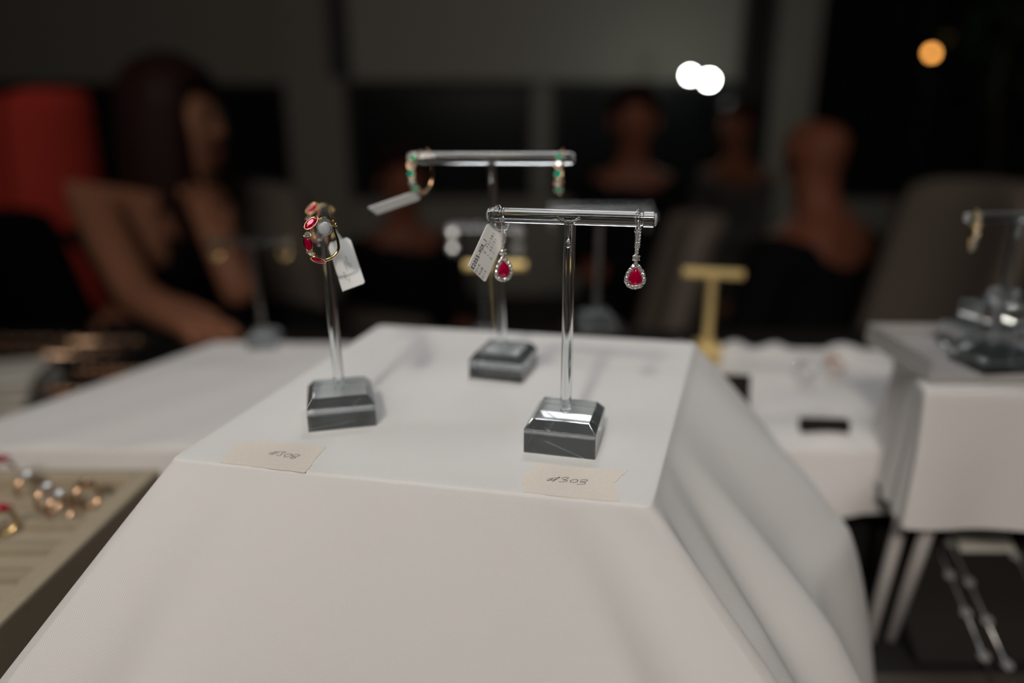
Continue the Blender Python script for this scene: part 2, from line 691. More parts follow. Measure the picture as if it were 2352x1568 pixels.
def shelf_folds(s, h):
    if s < 1.0:
        return (0.006 * sin(s * 70) + 0.004 * sin(s * 41 + 1)) * h * (1 if s > 0.5 else 0.3)
    return 0.004 * sin(s * 23) * h


sk = {0: (-0.02, -0.004, -0.03), 0.5: (0, -0.006, -0.028), 1.0: (0.01, -0.008, -0.028), 1.5: (0.01, 0, -0.05), 2.0: (0.01, 0.01, -0.05),
      2.5: (0, 0.01, -0.05), 3.0: (-0.01, 0.01, -0.05), 3.5: (-0.06, 0.01, -0.03), 3.9: (-0.05, 0, -0.03)}
sb = {0: (-0.04, -0.004, 0.80), 0.5: (0, -0.008, 0.822), 1.0: (0.012, -0.01, 0.822), 1.5: (0.012, 0, 0.757), 2.0: (0.01, 0.014, 0.757),
      2.5: (0, 0.012, 0.757), 3.0: (-0.02, 0.012, 0.757), 3.5: (-0.12, 0.012, 0.757), 3.9: (-0.07, 0, 0.79)}
c2 = draped('draped_cloth', shelf_c, sk, sb, M['cloth_warm'], shelf_folds, shelf_top, rad=0.006, nside=110, rings=26, bev=0.003)
tag(c2, 'creased white cloth on the low wide platform behind the tall box', 'cloth')
bm = BM()
box(bm, (0.05, 0.545, 0.8015), (0.62, 0.19, 0.088))
tag(obj('display_platform', bm, M['black_cloth']), 'low wide platform under the creased white cloth', 'platform')

# ------------------------------------------------------------------ table
bm = BM()
box(bm, (0.0, 0.50, 0.7375), (2.6, 1.20, 0.035), bev=0.003)
t = thing('display_table', 'long black-covered display table carrying all the jewellery stands', 'table', (0, 0.5, 0))
o = obj('tabletop', bm, M['black_cloth'])
o.parent = t
o.location = (0, -0.5, 0)
for lx in (-1.24, 1.24):
    for ly in (-0.04, 1.04):
        bm = BM()
        box(bm, (lx, ly - 0.5, 0.36), (0.05, 0.05, 0.72), bev=0.003)
        obj('leg', bm, M['chair_leg'], t)


# ------------------------------------------------------------------ acrylic stands
def tstand(label, loc, rz, h, blen, bdir, lean=(0, 0), bw=0.0275, rb=0.0028, rp=0.0022, group='clear acrylic earring stands', mats=None,
           bh=0.0134, detail=True):
    am = mats or (M['acrylic'], M['acrylic_thick'])
    t = thing('earring_stand', label, 'earring stand', loc, (0, 0, 0), group)
    # base: square block, chamfered towards the top
    bm = BM()
    R = Matrix.Rotation(rz, 3, 'Z')
    a, b = bw / 2, bw / 2 * 0.79
    h1 = bh * 0.73
    rows = []
    for (w, z) in ((a - 0.0002, 0.0), (a, 0.0002), (a, h1), (b, bh)):
        rows.append([bm.verts.new(R @ Vector((sx * w, sy * w * 1.06, z))) for sx, sy in ((-1, -1), (1, -1), (1, 1), (-1, 1))])
    bm.faces.new(rows[0][::-1])
    bm.faces.new(rows[-1])
    for r0, r1 in zip(rows, rows[1:]):
        for k in range(4):
            bm.faces.new((r0[k], r0[(k + 1) % 4], r1[(k + 1) % 4], r1[k]))
    es = [e for e in bm.edges if e.calc_length() > 0.0015]
    bmesh.ops.bevel(bm, geom=es, offset=0.00025, segments=2, profile=0.5, affect='EDGES')
    obj('base', bm, am[1], t)
    top = Vector((lean[0], lean[1], h))
    d = top.normalized()
    # post
    bm = BM()
    z0 = bh - 0.0035
    p0 = Vector((lean[0] * z0 / h, lean[1] * z0 / h, z0))
    L = (top - p0).length - rb * 0.8
    lathe(bm, [(0, 0), (0.0004, rp * .8), (0.0012, rp), (L, rp), (L, 0)], p0, d, 28)
    obj('post', bm, am[0], t, smooth='auto')
    # crossbar
    bm = BM()
    x = Vector((cos(bdir[0]) * cos(bdir[1]), sin(bdir[0]) * cos(bdir[1]), sin(bdir[1])))
    hl = blen / 2
    g = 0.0040
    prof = [(-hl, 0), (-hl, rb * .86), (-hl + .0005, rb), (-hl + g, rb), (-hl + g + .0002, rb * .86), (-hl + g + .0012, rb * .86), (-hl + g + .0014, rb),
            (hl - g - .0014, rb), (hl - g - .0012, rb * .86), (hl - g - .0002, rb * .86), (hl - g, rb), (hl - .0005, rb), (hl, rb * .86), (hl, 0)]
    lathe(bm, prof, top, x, 32)
    obj('crossbar', bm, am[0], t, smooth='auto')
    if detail:
        for sg in (-1, 1):
            bm = BM()
            e = top + x * hl * sg
            lathe(bm, [(0.00005, 0), (0.00005, rb * .8), (0.0003, rb * .83), (0.0007, rb * .6), (.0009, 0)], e, x * sg, 24)
            obj('end_cap', bm, M['frost'], t, smooth=True)
        bm = BM()
        yv = x.cross(Vector((0, 0, 1))).normalized()
        if yv.y > 0:
            yv = -yv
        f0 = top + yv * rb * 0.55 + Vector((0, 0, -rb * .75))
        e1 = top + yv * rb * 0.95 + x * 0.0042 + Vector((0, 0, rb * .1))
        e2 = top + yv * rb * 0.95 - x * 0.0042 + Vector((0, 0, rb * .1))
        lowp = f0 + Vector((0, 0, -0.0072)) + yv * rb * 0.4
        tube(bm, smoothpath([e1, (e1 + f0) / 2 + yv * 0.0006, f0 + yv * .0004], 5), [0.0007] * 11, 8)
        tube(bm, smoothpath([e2, (e2 + f0) / 2 + yv * 0.0006, f0 + yv * .0004], 5), [0.0007] * 11, 8)
        pts = smoothpath([f0, (f0 + lowp) / 2, lowp], 6)
        tube(bm, pts, [0.0008 + 0.0002 * sin(i / 12 * pi) for i in range(13)], 8)
        ball(bm, lowp, 0.0011, 2, (1, 1, 1.5))
        obj('glue_bead', bm, M['glue'], t, smooth=True)
    return t, Vector(loc) + top, x


front_base = Vector((0.0213, 0.2580, ZT))
FBH = 0.0885
fl_, fr_ = atz(1125, 489, ZT + FBH), atz(1498, 500, ZT + FBH)
fdir = atan2(fr_.y - fl_.y, fr_.x - fl_.x)
flen = (fr_ - fl_).length
S1, top1, x1 = tstand('clear acrylic T-bar stand nearest the camera, above the #303 tape, holding two ruby drops', front_base,
                      radians(-14), FBH, flen, (fdir, 0), ((fl_.x + fr_.x) / 2 - front_base.x, 0.0))
left_base = Vector((-0.0737, 0.2830, ZT))
ln, lf = atd(745, 525, 0.253), atd(743, 483, 0.308)
zl = (ln.z + lf.z) / 2
ldir = atan2(lf.y - ln.y, lf.x - ln.x)
S2, top2, x2 = tstand('clear acrylic T-bar stand at left, bar pointing away, holding ruby hoops', left_base,
                      radians(14.5), zl - ZT, (lf - ln).length, (ldir, 0), ((ln.x + lf.x) / 2 - left_base.x, (ln.y + lf.y) / 2 - left_base.y))
rear_base = Vector((-0.0041, 0.3404, ZT))
S3, top3, x3 = tstand('tallest clear acrylic T-bar stand, at back of the box, holding emerald hoops', rear_base,
                      radians(-17), 0.1058, 0.0765, (radians(-1), 0), (-0.0057, 0.0))

# stand A behind the box on a small clear block
ra = atd(1378, 478, 0.55)
bm = BM()
box(bm, (0, 0, 0.0215), (0.05, 0.05, 0.043), bev=0.001)
r_o = obj('riser_block', bm, M['velvet'], loc=(ra.x, ra.y, ZS + .0045))
tag(r_o, 'black riser block behind the tall box under the acrylic stand with diamond drops', 'riser')
S4, top4, x4 = tstand('blurred clear acrylic stand behind the front stand with hanging diamond drops', Vector((ra.x, ra.y, ZS + .0475)),
                      0.1, ra.z - ZS - .0475, 0.080, (radians(-1), 0), detail=False)
rbp = atd(1113, 522, 0.66)
S5, top5, x5 = tstand('blurred clear acrylic stand behind the tallest stand with double bead drops', Vector((rbp.x, rbp.y, ZS + 0.001)),
                      0.0, rbp.z - ZS, 0.072, (0, 0), detail=False)
re = atd(574, 558, 0.66)
S6, top6, x6 = tstand('blurred clear acrylic stand on the left cloth with two plain gold hoops', Vector((re.x + 0.004, re.y, ZS + 0.001)),
                      0.15, re.z - ZS, 0.078, (0.02, 0), (-0.004, 0), rb=0.0036, detail=False)
GM = (M['satin_gold'], M['satin_gold'])
rc = atd(1137, 612, 0.64)
S7, top7, x7 = tstand('small gold T-bar stand partly hidden behind the tallest acrylic stand', Vector((rc.x + .006, rc.y, ZS + 0.001)),
                      0.0, rc.z - ZS, 0.056, (0, 0), (-.006, 0), bw=0.022, rb=0.0042, rp=0.0018, group='gold earring stands', mats=GM, bh=.010, detail=False)
rd = atd(1637, 630, 0.625)
S8, top8, x8 = tstand('small gold T-bar stand at the right rear corner of the tall box', Vector((rd.x, rd.y, ZS + 0.001)),
                      0.0, rd.z - ZS, 0.054, (-0.03, -0.04), (0, 0), bw=0.022, rb=0.0042, rp=0.0042, group='gold earring stands', mats=GM, bh=.016, detail=False)


# ------------------------------------------------------------------ ruby drop earrings
def drop_earring(label, at, rz, swing=0.0):
    t = thing('drop_earring', label, 'earring', at, (0, swing, rz), 'ruby and diamond drop earrings')
    mm = 0.001
    jit = random.Random(11)
    # hook: thin wire over the bar, plain back arm
    bm = BM()
    pts = smoothpath([(0, -3.3 * mm, -1.5 * mm), (0, -3.1 * mm, 1.0 * mm), (0, -1.7 * mm, 2.7 * mm), (0, 0.2 * mm, 2.95 * mm), (0, 2.6 * mm, 2.0 * mm),
                      (0, 3.6 * mm, -0.8 * mm), (0.0, 3.3 * mm, -5 * mm), (0, 1.6 * mm, -9.5 * mm), (0, -0.6 * mm, -12 * mm)], 6)
    tube(bm, pts, 0.30 * mm, 10)
    ball(bm, (0.2 * mm, 3.4 * mm, -5.2 * mm), 0.8 * mm, 2, (1, .8, 1.2))
    obj('hook', bm, M['white_gold'], t, smooth=True)
    # front arm, tapered, pave set
    bm = BM()
    arm = smoothpath([(0, -3.5 * mm, -0.4 * mm), (0, -3.9 * mm, -3.5 * mm), (0, -3.5 * mm, -7.0 * mm), (0, -2.6 * mm, -10.2 * mm), (0, -1.9 * mm, -12.9 * mm)], 6)
    n = len(arm)
    tube(bm, arm, [(.45 + .75 * sin(pi * min(1, (i + 2) / (n + 1)))) * mm * 0.85 for i in range(n)], 12)
    obj('front_arm', bm, M['white_gold'], t, smooth=True)
    bm = BM()
    for i in range(1, n - 1):
        w = (.45 + .75 * sin(pi * (i + 2) / (n + 1))) * mm
        for j in ((-1, 1) if i % 2 else (-1.6, 0, 1.6)):
            if abs(j) > 1.2 and w < 0.8 * mm:
                continue
            off = j * 0.42 * mm
            nx = off / w * 0.7
            c = arm[i] + Vector((off, -w * sqrt(max(0.1, 1 - (off / w) ** 2)) * 0.86, 0))
            gem(bm, c, (nx + jit.uniform(-.35, .35), -1, 0.1 + jit.uniform(-.35, .35)), (0, 0, 1), round_outline(0.43 * mm, 6, i), 0.30 * mm, 0.2 * mm, .45)
    obj('pave_diamonds', bm, M['diamond'], t)
    # round diamond in prongs
    cz = -14.5 * mm
    cy = -1.9 * mm
    bm = BM()
    lathe(bm, [(-1.1 * mm, 0.25 * mm), (-0.5 * mm, .9 * mm), (0.1 * mm, 1.45 * mm), (0.25 * mm, 1.45 * mm), (0.2 * mm, 1.2 * mm)], (0, cy, cz), (0, -1, 0), 16)
    for k in range(6):
        a = pi / 3 * k + pi / 6
        p = Vector((cos(a) * 1.45 * mm, cy, cz + sin(a) * 1.45 * mm))
        tube(bm, [p + Vector((0, .6 * mm, 0)), p + Vector((0, -0.45 * mm, 0))], .2 * mm, 6)
        ball(bm, p + Vector((0, -.45 * mm, 0)), .25 * mm, 1)
    tube(bm, [(0, cy + .2 * mm, cz + 1.1 * mm), (0, cy + .1 * mm, cz + 2.3 * mm)], .3 * mm, 8)
    tube(bm, [(0, cy + .2 * mm, cz - 1.1 * mm), (0, cy + .1 * mm, cz - 2.4 * mm)], .3 * mm, 8)
    link = obj('prong_setting', bm, M['white_gold'], t, smooth=True)
    bm = BM()
    gem(bm, (0, cy - .15 * mm, cz), (0, -1, 0.05), (0, 0, 1), round_outline(1.38 * mm, 8), .65 * mm, .8 * mm, .45)
    obj('round_diamond', bm, M['diamond'], link)
    # pear cluster
    pc = Vector((0, cy, -21.0 * mm))
    outl = pear_outline(6.6 * mm, 8.9 * mm, 64)
    outl = [(x, y) for x, y in outl]
    bm = BM()
    ring = [pc + Vector((x * 1.0, .45 * mm, y)) for x, y in outl]
    tube(bm, ring[::2], .62 * mm, 8, closed=True)
    inner = pear_outline(4.9 * mm, 6.6 * mm, 32)
    tube(bm, [pc + Vector((x, .1 * mm, y - .25 * mm)) for x, y in inner], .18 * mm, 6, closed=True)
    halo = obj('halo_setting', bm, M['white_gold'], t, smooth=True)
    # 15 evenly spaced stones
    L = [0]
    for a, b in zip(outl, outl[1:] + outl[:1]):
        L.append(L[-1] + sqrt((a[0] - b[0]) ** 2 + (a[1] - b[1]) ** 2))
    NS = 15
    for k in range(NS):
        s = L[-1] * k / NS
        i = max(j for j in range(len(L) - 1) if L[j] <= s)
        x, y = outl[i]
        ang = atan2(y, x)
        bm = BM()
        q = pc + Vector((x, -.25 * mm, y))
        gem(bm, q, (x * 90 + jit.uniform(-.2, .2), -1, y * 90 + jit.uniform(-.2, .2)), (0, 0, 1), round_outline(.84 * mm, 8, ang), .46 * mm, .5 * mm, .42)
        obj('halo_diamond', bm, M['diamond'], halo)
    bm = BM()
    for k in range(NS * 2):
        s = L[-1] * (k + .5) / (NS * 2) if False else L[-1] * (k + 1) / (NS * 2)
        i = max(j for j in range(len(L) - 1) if L[j] <= s % L[-1])
        x, y = outl[i]
        if k % 2 == 0:
            for kk in (1.13, 0.86):
                ball(bm, pc + Vector((x * kk, -.4 * mm, y * kk)), .2 * mm, 1)
    obj('prong_beads', bm, M['white_gold'], halo, smooth=True)
    bm = BM()
    gem(bm, pc + Vector((0, -.35 * mm, -.25 * mm)), (0, -1, 0.02), (0, 0, 1), pear_outline(5.0 * mm, 6.7 * mm, 16), 1.0 * mm, 1.6 * mm, 0.5)
    obj('pear_ruby', bm, M['ruby'], t)
    return t


pr = atd(1466, 500, 0.0)


def on_bar(px, a, b, ta, tb):
    return a.lerp(b, (px - ta) / (tb - ta))


pL = on_bar(1146, fl_, fr_, 1125, 1498)
pR = on_bar(1466, fl_, fr_, 1125, 1498)
drop_earring('ruby and diamond drop earring at right end of the front stand', pR, radians(-2))
drop_earring('ruby and diamond drop earring beside the printed white tag, front stand left end', pL, radians(28), radians(-3))


# ------------------------------------------------------------------ paper tags
def tag_object(label, p0, U, V, lines=(), th=0.00025, clip=0.12, string_to=None, smudge=False):
    """p0 corner, U reading direction (length), V down the lines. card with two clipped corners"""
    n = U.cross(V).normalized()          # faces away from or towards the camera
    if n.y > 0:
        n = -n
    t = thing('price_tag', label, 'price tag', p0, (0, 0, 0), 'jewellery price tags')
    bm = BM()
    c = clip
    poly = [(0, 0), (1 - c, 0), (1, c * 1.6), (1, 1 - c * 1.6), (1 - c, 1), (0.03, 1), (0, .95)]
    fa = [bm.verts.new(U * a + V * b + n * th) for a, b in poly]
    fb = [bm.verts.new(U * a + V * b - n * th) for a, b in poly]
    bm.faces.new(fa)
    bm.faces.new(fb[::-1])
    for i in range(len(poly)):
        j = (i + 1) % len(poly)
        bm.faces.new((fa[i], fb[i], fb[j], fa[j]))
    obj('card', bm, M['paper'], t)
    u, v = U.normalized(), -V.normalized()
    w = u.cross(v).normalized()
    v = w.cross(u).normalized()
    R = Matrix((u, v, w)).transposed().to_4x4()
    for (txt, a, b, size, bold, m) in lines:
        bmt = BM()
        adv = 0.0592 * U.length
        for ci, ch in enumerate(txt):
            if ch == ' ':
                continue
            cu = bpy.data.curves.new('tag_text', 'FONT')
            cu.body = ch
            cu.size = 1.0
            cu.offset = bold
            cu.align_x = 'CENTER'
            o = bpy.data.objects.new('tag_text', cu)
            COL.objects.link(o)
            bpy.context.view_layer.update()
            me = bpy.data.meshes.new_from_object(o.evaluated_get(bpy.context.evaluated_depsgraph_get()))
            bpy.data.objects.remove(o)
            wch = max([v.co.x for v in me.vertices]) - min([v.co.x for v in me.vertices])
            k = min(1.0, 0.80 * adv / size / max(wch, .01))
            k = max(k, 0.5) if ch not in '1I(),_-' else 0.85
            for v in me.vertices:
                v.co = Vector((v.co.x * size * k + adv * (ci + .5), v.co.y * size, 0))
            bmt.from_mesh(me)
            bpy.data.meshes.remove(me)
        o = obj('printed_text', bmt, m, t)
        o.matrix_local = Matrix.Translation(U * a + V * b + n * (th + 0.00004)) @ R
    if smudge:
        bm = BM()
        rr = random.Random(3)
        for (b, a0, a1) in ((.25, .18, .36), (.40, .34, .52), (.52, .44, .62), (.36, .12, .2), (.62, .4, .5)):
            a = a0
            while a < a1:
                wd = rr.uniform(.012, .03)
                q = [(a, b), (a + wd, b), (a + wd, b + rr.uniform(.04, .09)), (a, b + .06)]
                bm.faces.new([bm.verts.new(U * x + V * y + n * (th + .00004)) for x, y in q])
                a += wd + rr.uniform(.012, .03)
        obj('faded_print', bm, M['print_grey'], t)
    if string_to is not None:
        bm = BM()
        a = U * 0.97 + V * .5
        b = Vector(string_to) - p0
        tube(bm, smoothpath([a, (a + b) / 2 + Vector((0.0015, 0, -0.0012)), b], 8), .00045, 8, flat=.5)
        obj('string', bm, M['paper'], t, smooth=True)
    return t


def c2(x, y):
    return 1040 + x / 6.535, 440 + y / 6.535


d0 = 0.260
P0 = atd(*c2(228, 1115), d0)
PU = atd(*c2(228 + 317, 1115 - 690), d0 + 0.0055)
PV = atd(*c2(228 + 255, 1115 + 245), d0 + 0.0065)
mmf = 0.001
U_, V_ = PU - P0, PV - P0
tl = [('E2055-WGR_1', .010, .275, .00235, .030, M['print']),
      ('DIA', .015, .47, .00165, 0, M['print']), ('0 73(38)', .415, .47, .00165, 0, M['print']),
      ('RUB', .015, .655, .00165, 0, M['print']), ('1 65(2)', .415, .655, .00165, 0, M['print']),
      ('DIA', .015, .84, .00165, 0, M['print']), ('0 1', .415, .84, .00165, 0, M['print'])]
tag_object('white price tag printed E2055-WGR_1 beside the front left ruby drop', P0, U_, V_, tl, clip=0.10,
           string_to=pL + Vector((0.0038, 0.001, -0.0035)))


def clear_tab(name, label, at, s, parent=None):
    return None


# ------------------------------------------------------------------ hoops
def hoop(label, at, rz, pts_mm, stones, metal, r=0.65, group=None, closure=True, gem_face=0.45, flat=None, kind='hoop_earring'):
    """pts_mm: outline (x, z) in mm relative to the bar centre; stones: (x, z, angle, kind, size)"""
    t = thing(kind, label, 'earring', at, (0, 0, rz), group)
    mm = 0.001
    bm = BM()
    pts = smoothpath([(x * mm, 0, z * mm) for x, z in pts_mm], 6)
    n = len(pts)
    tube(bm, pts, [r * mm * (0.75 + .35 * sin(pi * i / (n - 1))) for i in range(n)], 12, flat=flat)
    obj('hoop', bm, metal, t, smooth=True)
    if closure:
        bm = BM()
        a = Vector((pts_mm[0][0] * mm, 0, pts_mm[0][1] * mm))
        b = Vector((pts_mm[-1][0] * mm, 0, pts_mm[-1][1] * mm))
        up = Vector((0, 0, 3.2 * mm))
        tube(bm, smoothpath([a, Vector((2.2 * mm, 0, 2.5 * mm)), Vector((0, 0, 3.3 * mm)), Vector((-2.2 * mm, 0, 2.6 * mm)), b], 6), .28 * mm, 8)
        ball(bm, a + Vector((1.0 * mm, -.4 * mm, 0.2 * mm)), .7 * mm, 2)
        ball(bm, a + Vector((.2 * mm, -.4 * mm, 1.6 * mm)), .45 * mm, 2)
        obj('clasp', bm, metal, t, smooth=True)
    cxm = sum(p[0] for p in pts_mm) / len(pts_mm)
    czm = sum(p[1] for p in pts_mm) / len(pts_mm)
    for (x, z, ang, kd, sz) in stones:
        out = Vector((x - cxm, 0, z - czm)).normalized()
        nr = (out * (1 - gem_face) + Vector((0, -gem_face, 0))).normalized()
        tan_ = Vector((sin(radians(ang)), 0, cos(radians(ang))))
        if kd in ('ruby_m',):
            ol = marquise_outline(3.0 * mm * sz, 5.4 * mm * sz)
        elif kd == 'dia_t':
            ol = trillion_outline(1.75 * mm * sz)
        else:
            ol = round_outline(1.2 * mm * sz, 8)
        m = M['ruby'] if kd.startswith('ruby') else (M['emerald'] if kd.startswith('em') else M['diamond'])
        nm = {'r': 'ruby', 'e': 'emerald', 'd': 'diamond'}[kd[0]]
        c = Vector((x * mm, 0, z * mm)) + out * .2 * mm
        nr_ = nr
        up = (tan_ - nr_ * tan_.dot(nr_)).normalized()
        rt = up.cross(nr_)
        bm = BM()
        rim = [c + (rt * a + up * b) * 1.10 + nr_ * .25 * mm for a, b in ol]
        tube(bm, rim, .26 * mm, 8, closed=True)
        # cup behind the stone
        base = [bm.verts.new(c + (rt * a + up * b) * 1.1) for a, b in ol]
        back = [bm.verts.new(c + (rt * a + up * b) * .7 - nr_ * 1.0 * mm) for a, b in ol]
        for i in range(len(ol)):
            j = (i + 1) % len(ol)
            bm.faces.new((base[i], base[j], back[j], back[i]))
        bm.faces.new(back[::-1])
        bz = obj('bezel', bm, metal, t, smooth=True)
        bm = BM()
        gem(bm, c + nr_ * .3 * mm, nr_, up, ol, .75 * mm * sz, .8 * mm, .5)
        obj(nm, bm, m, bz)
    return t


K = 0.156


def pxmm(px, py, cx, cy, k, cosr=1.0):
    return ((px - cx) * k / cosr, (cy - py) * k)


YW = radians(30)
cr = 1.10
hp = [pxmm(x, y, 745, 525, K, cr) for x, y in ((767, 523), (772, 540), (778, 562), (777, 582), (762, 597), (740, 604), (722, 598), (708, 584), (702, 562), (703, 541), (711, 520), (722, 505))]
st = []
for x, y, a, kd, sz in ((723, 599, -58, 'ruby_m', 1.0), (708, 582, 150, 'dia_t', .95), (702.5, 562, -8, 'ruby_m', 1.0), (703, 541, 0, 'dia_t', .95), (713, 517, 40, 'ruby_m', 1.08)):
    q = pxmm(x, y, 745, 525, K, cr)
    st.append((q[0], q[1], a, kd, sz))
G1 = 'ruby and diamond gold hoops'
n2 = ln + x2 * 0.0052
hoop('near gold hoop set with three rubies and two diamonds on left stand', n2, YW, hp, st, M['gold'], .52, group=G1)
f2 = lf - x2 * 0.0052
hoop('far gold hoop with rubies, blurred, behind the near one on left stand', f2, YW, hp, st, M['gold'], .52, group=G1)
# tag of the ruby hoops
q0 = atd(787, 669, 0.272)
qU = atd(752, 560, 0.280) - q0
qV = atd(838, 650, 0.279) - q0
tag_object('white price tag with rounded corners hanging behind the left stand', q0, qU, qV, (), clip=0.08, smudge=True,
           string_to=f2 + Vector((0.004, 0.0, -0.008)))

# emerald hoops on the rear stand
K3 = 0.2037
bl3, br3 = top3 - x3 * 0.0765 / 2, top3 + x3 * 0.0765 / 2
eL = bl3 + x3 * 0.0055
eR = br3 - x3 * 0.0055


def oval(w, h, top, cx=0.0):
    """open oval around the bar; first and last points at the top"""
    cz = top - h / 2
    return [(cx + w / 2 * sin(radians(a)), cz + h / 2 * cos(radians(a))) for a in range(28, 334, 18)]


def arc_stones(w, h, top, kinds, a0, a1, sz, cx=0.0):
    cz = top - h / 2
    o = []
    for i, k in enumerate(kinds):
        a = radians(a0 + (a1 - a0) * i / (len(kinds) - 1))
        o.append((cx + w / 2 * sin(a) * 1.04, cz + h / 2 * cos(a) * 1.0, 0, k, sz))
    return o


G2 = 'emerald and diamond rose gold hoops'
hoop('rose gold hoop with emeralds and diamonds, left end of the tallest stand, tag below', eL, radians(48), oval(13, 19.5, 3.6, .4),
     arc_stones(13, 19.5, 3.6, ['em', 'dia', 'em', 'dia', 'em'], 308, 222, 1.45, .4), M['rose_gold'], .6, G2, gem_face=.45)
hoop('rose gold hoop with emeralds and diamonds, right end of the tallest stand, edge on', eR, radians(76), oval(12, 20, 3.6, -.4),
     arc_stones(12, 20, 3.6, ['em', 'dia', 'em', 'dia', 'em'], 312, 222, 1.55, -.4), M['rose_gold'], .6, G2, gem_face=.1)
e0 = atd(866, 492, 0.322)
eU = atd(968, 456, 0.330) - e0
eV = atd(845, 477, 0.316) - e0
tag_object('blank-looking white price tag tilting below the left emerald hoop', e0, eU, eV, (), clip=0.10)

# plain gold hoops on the left rear stand
G3 = 'plain wide gold hoops'
for sgn, lb in ((-1, 'plain wide gold hoop on the left end of the far left stand'), (1, 'plain wide gold hoop on the right end of the far left stand')):
    hoop(lb, top6 + x6 * (0.032 * sgn), radians(40), oval(12, 20, 4.6), (), M['gold'], 1.5, G3, closure=False, flat=None)


# bead / stone drops on the blurred stands
def bead_drop(label, at, n, r, group, m='diamond', gap=0.014):
    t = thing('bead_earring', label, 'earring', at, (0, 0, 0), group)
    bm = BM()
    mm = .001
    tube(bm, smoothpath([(0, -3.4 * mm, -3 * mm), (0, -3.4 * mm, 1 * mm), (0, -1.5 * mm, 3.4 * mm), (0, 1.5 * mm, 3.4 * mm), (0, 3.4 * mm, 1 * mm), (0, 3.2 * mm, -5 * mm)], 5), .35 * mm, 8)
    tube(bm, [(0, -3.4 * mm, -2 * mm), (0, -3.4 * mm, -gap * n)], .3 * mm, 6)
    obj('hook', bm, M['white_gold'], t, smooth=True)
    for k in range(n):
        bm = BM()
        zc = -0.006 - gap * k
        gem(bm, (0, -4 * mm, zc), (0.1, -1, 0.45), (0, 0, 1), round_outline(r, 10), r * .5, r * .6)
        for j in range(8):
            a = j * pi / 4
            gem(bm, (cos(a) * r * 1.2, -3.8 * mm, zc + sin(a) * r * 1.2), (cos(a) * .4, -1, sin(a) * .4 + .3), (0, 0, 1), round_outline(r * .38, 6), r * .25, r * .3)
        obj('stone_cluster', bm, M[m], t)
    return t


GA = 'diamond drops on the blurred stand behind the front stand'
bead_drop('round diamond cluster drop hanging left of the front stand post, blurred', top4 + x4 * -0.0375, 1, .0034, GA, gap=.018)
bead_drop('round diamond cluster drop, blurred behind the right front ruby drop', top4 + x4 * 0.0375, 1, .0034, GA, gap=.018)
GB = 'double bead drops on the blurred stand behind the tallest stand'
bead_drop('double diamond bead drop, blurred just left of the E2055 tag', top5 + x5 * -0.030, 2, .0034, GB)
bead_drop('double diamond bead drop, blurred right of the front left ruby earring', top5 + x5 * 0.031, 2, .0036, GB)


# ------------------------------------------------------------------ masking tape labels
def tape(label, pix, strokes, ox, oy, sc, z=ZT):
    pts = [atz(px, py, z) for px, py in pix]
    c = sum(pts, Vector()) / len(pts)
    t = thing('tape_label', label, 'tape label', (c.x, c.y, z), (0, 0, 0), 'masking tape number labels')
    bm = BM()
    # roughen the torn short edges
    ring = []
    n = len(pts)
    rr = random.Random(len(label))
    for i in range(n):
        a, b = pts[i], pts[(i + 1) % n]
        k = 6
        for j in range(k):
            q = a.lerp(b, j / k)
            if (b - a).length < 0.02 and j:
                q = q + Vector((rr.uniform(-.0003, .0003), rr.uniform(-.0003, .0003), 0))
            ring.append(q - c)
    hi = [bm.verts.new((q.x, q.y, .00022)) for q in ring]
    lo_ = [bm.verts.new((q.x, q.y, .00002)) for q in ring]
    bm.faces.new(hi)
    bm.faces.new(lo_[::-1])
    for i in range(len(ring)):
        j = (i + 1) % len(ring)
        bm.faces.new((hi[i], hi[j], lo_[j], lo_[i]))
    bmesh.ops.triangulate(bm, faces=[f for f in bm.faces if len(f.verts) > 4])
    obj('tape', bm, M['tape'], t)
    bm = BM()
    for s in strokes:
        pp = [atz(ox + x / sc, oy + y / sc, z) - c for x, y in s]
        pp = smoothpath([(p.x, p.y, .00026) for p in pp], 4)
        # flat ribbon of ink
        w = .00014
        vs = []
        for i, p in enumerate(pp):
            d = (pp[min(i + 1, len(pp) - 1)] - pp[max(i - 1, 0)])
            if d.length < 1e-9:
                d = Vector((1, 0, 0))
            d.normalize()
            nn = Vector((-d.y, d.x, 0)) * w
            vs.append((bm.verts.new(p + nn), bm.verts.new(p - nn)))
        for (a, b), (c_, d_) in zip(vs, vs[1:]):
            bm.faces.new((a, b, d_, c_))
    obj('handwritten_number', bm, M['ink'], t)


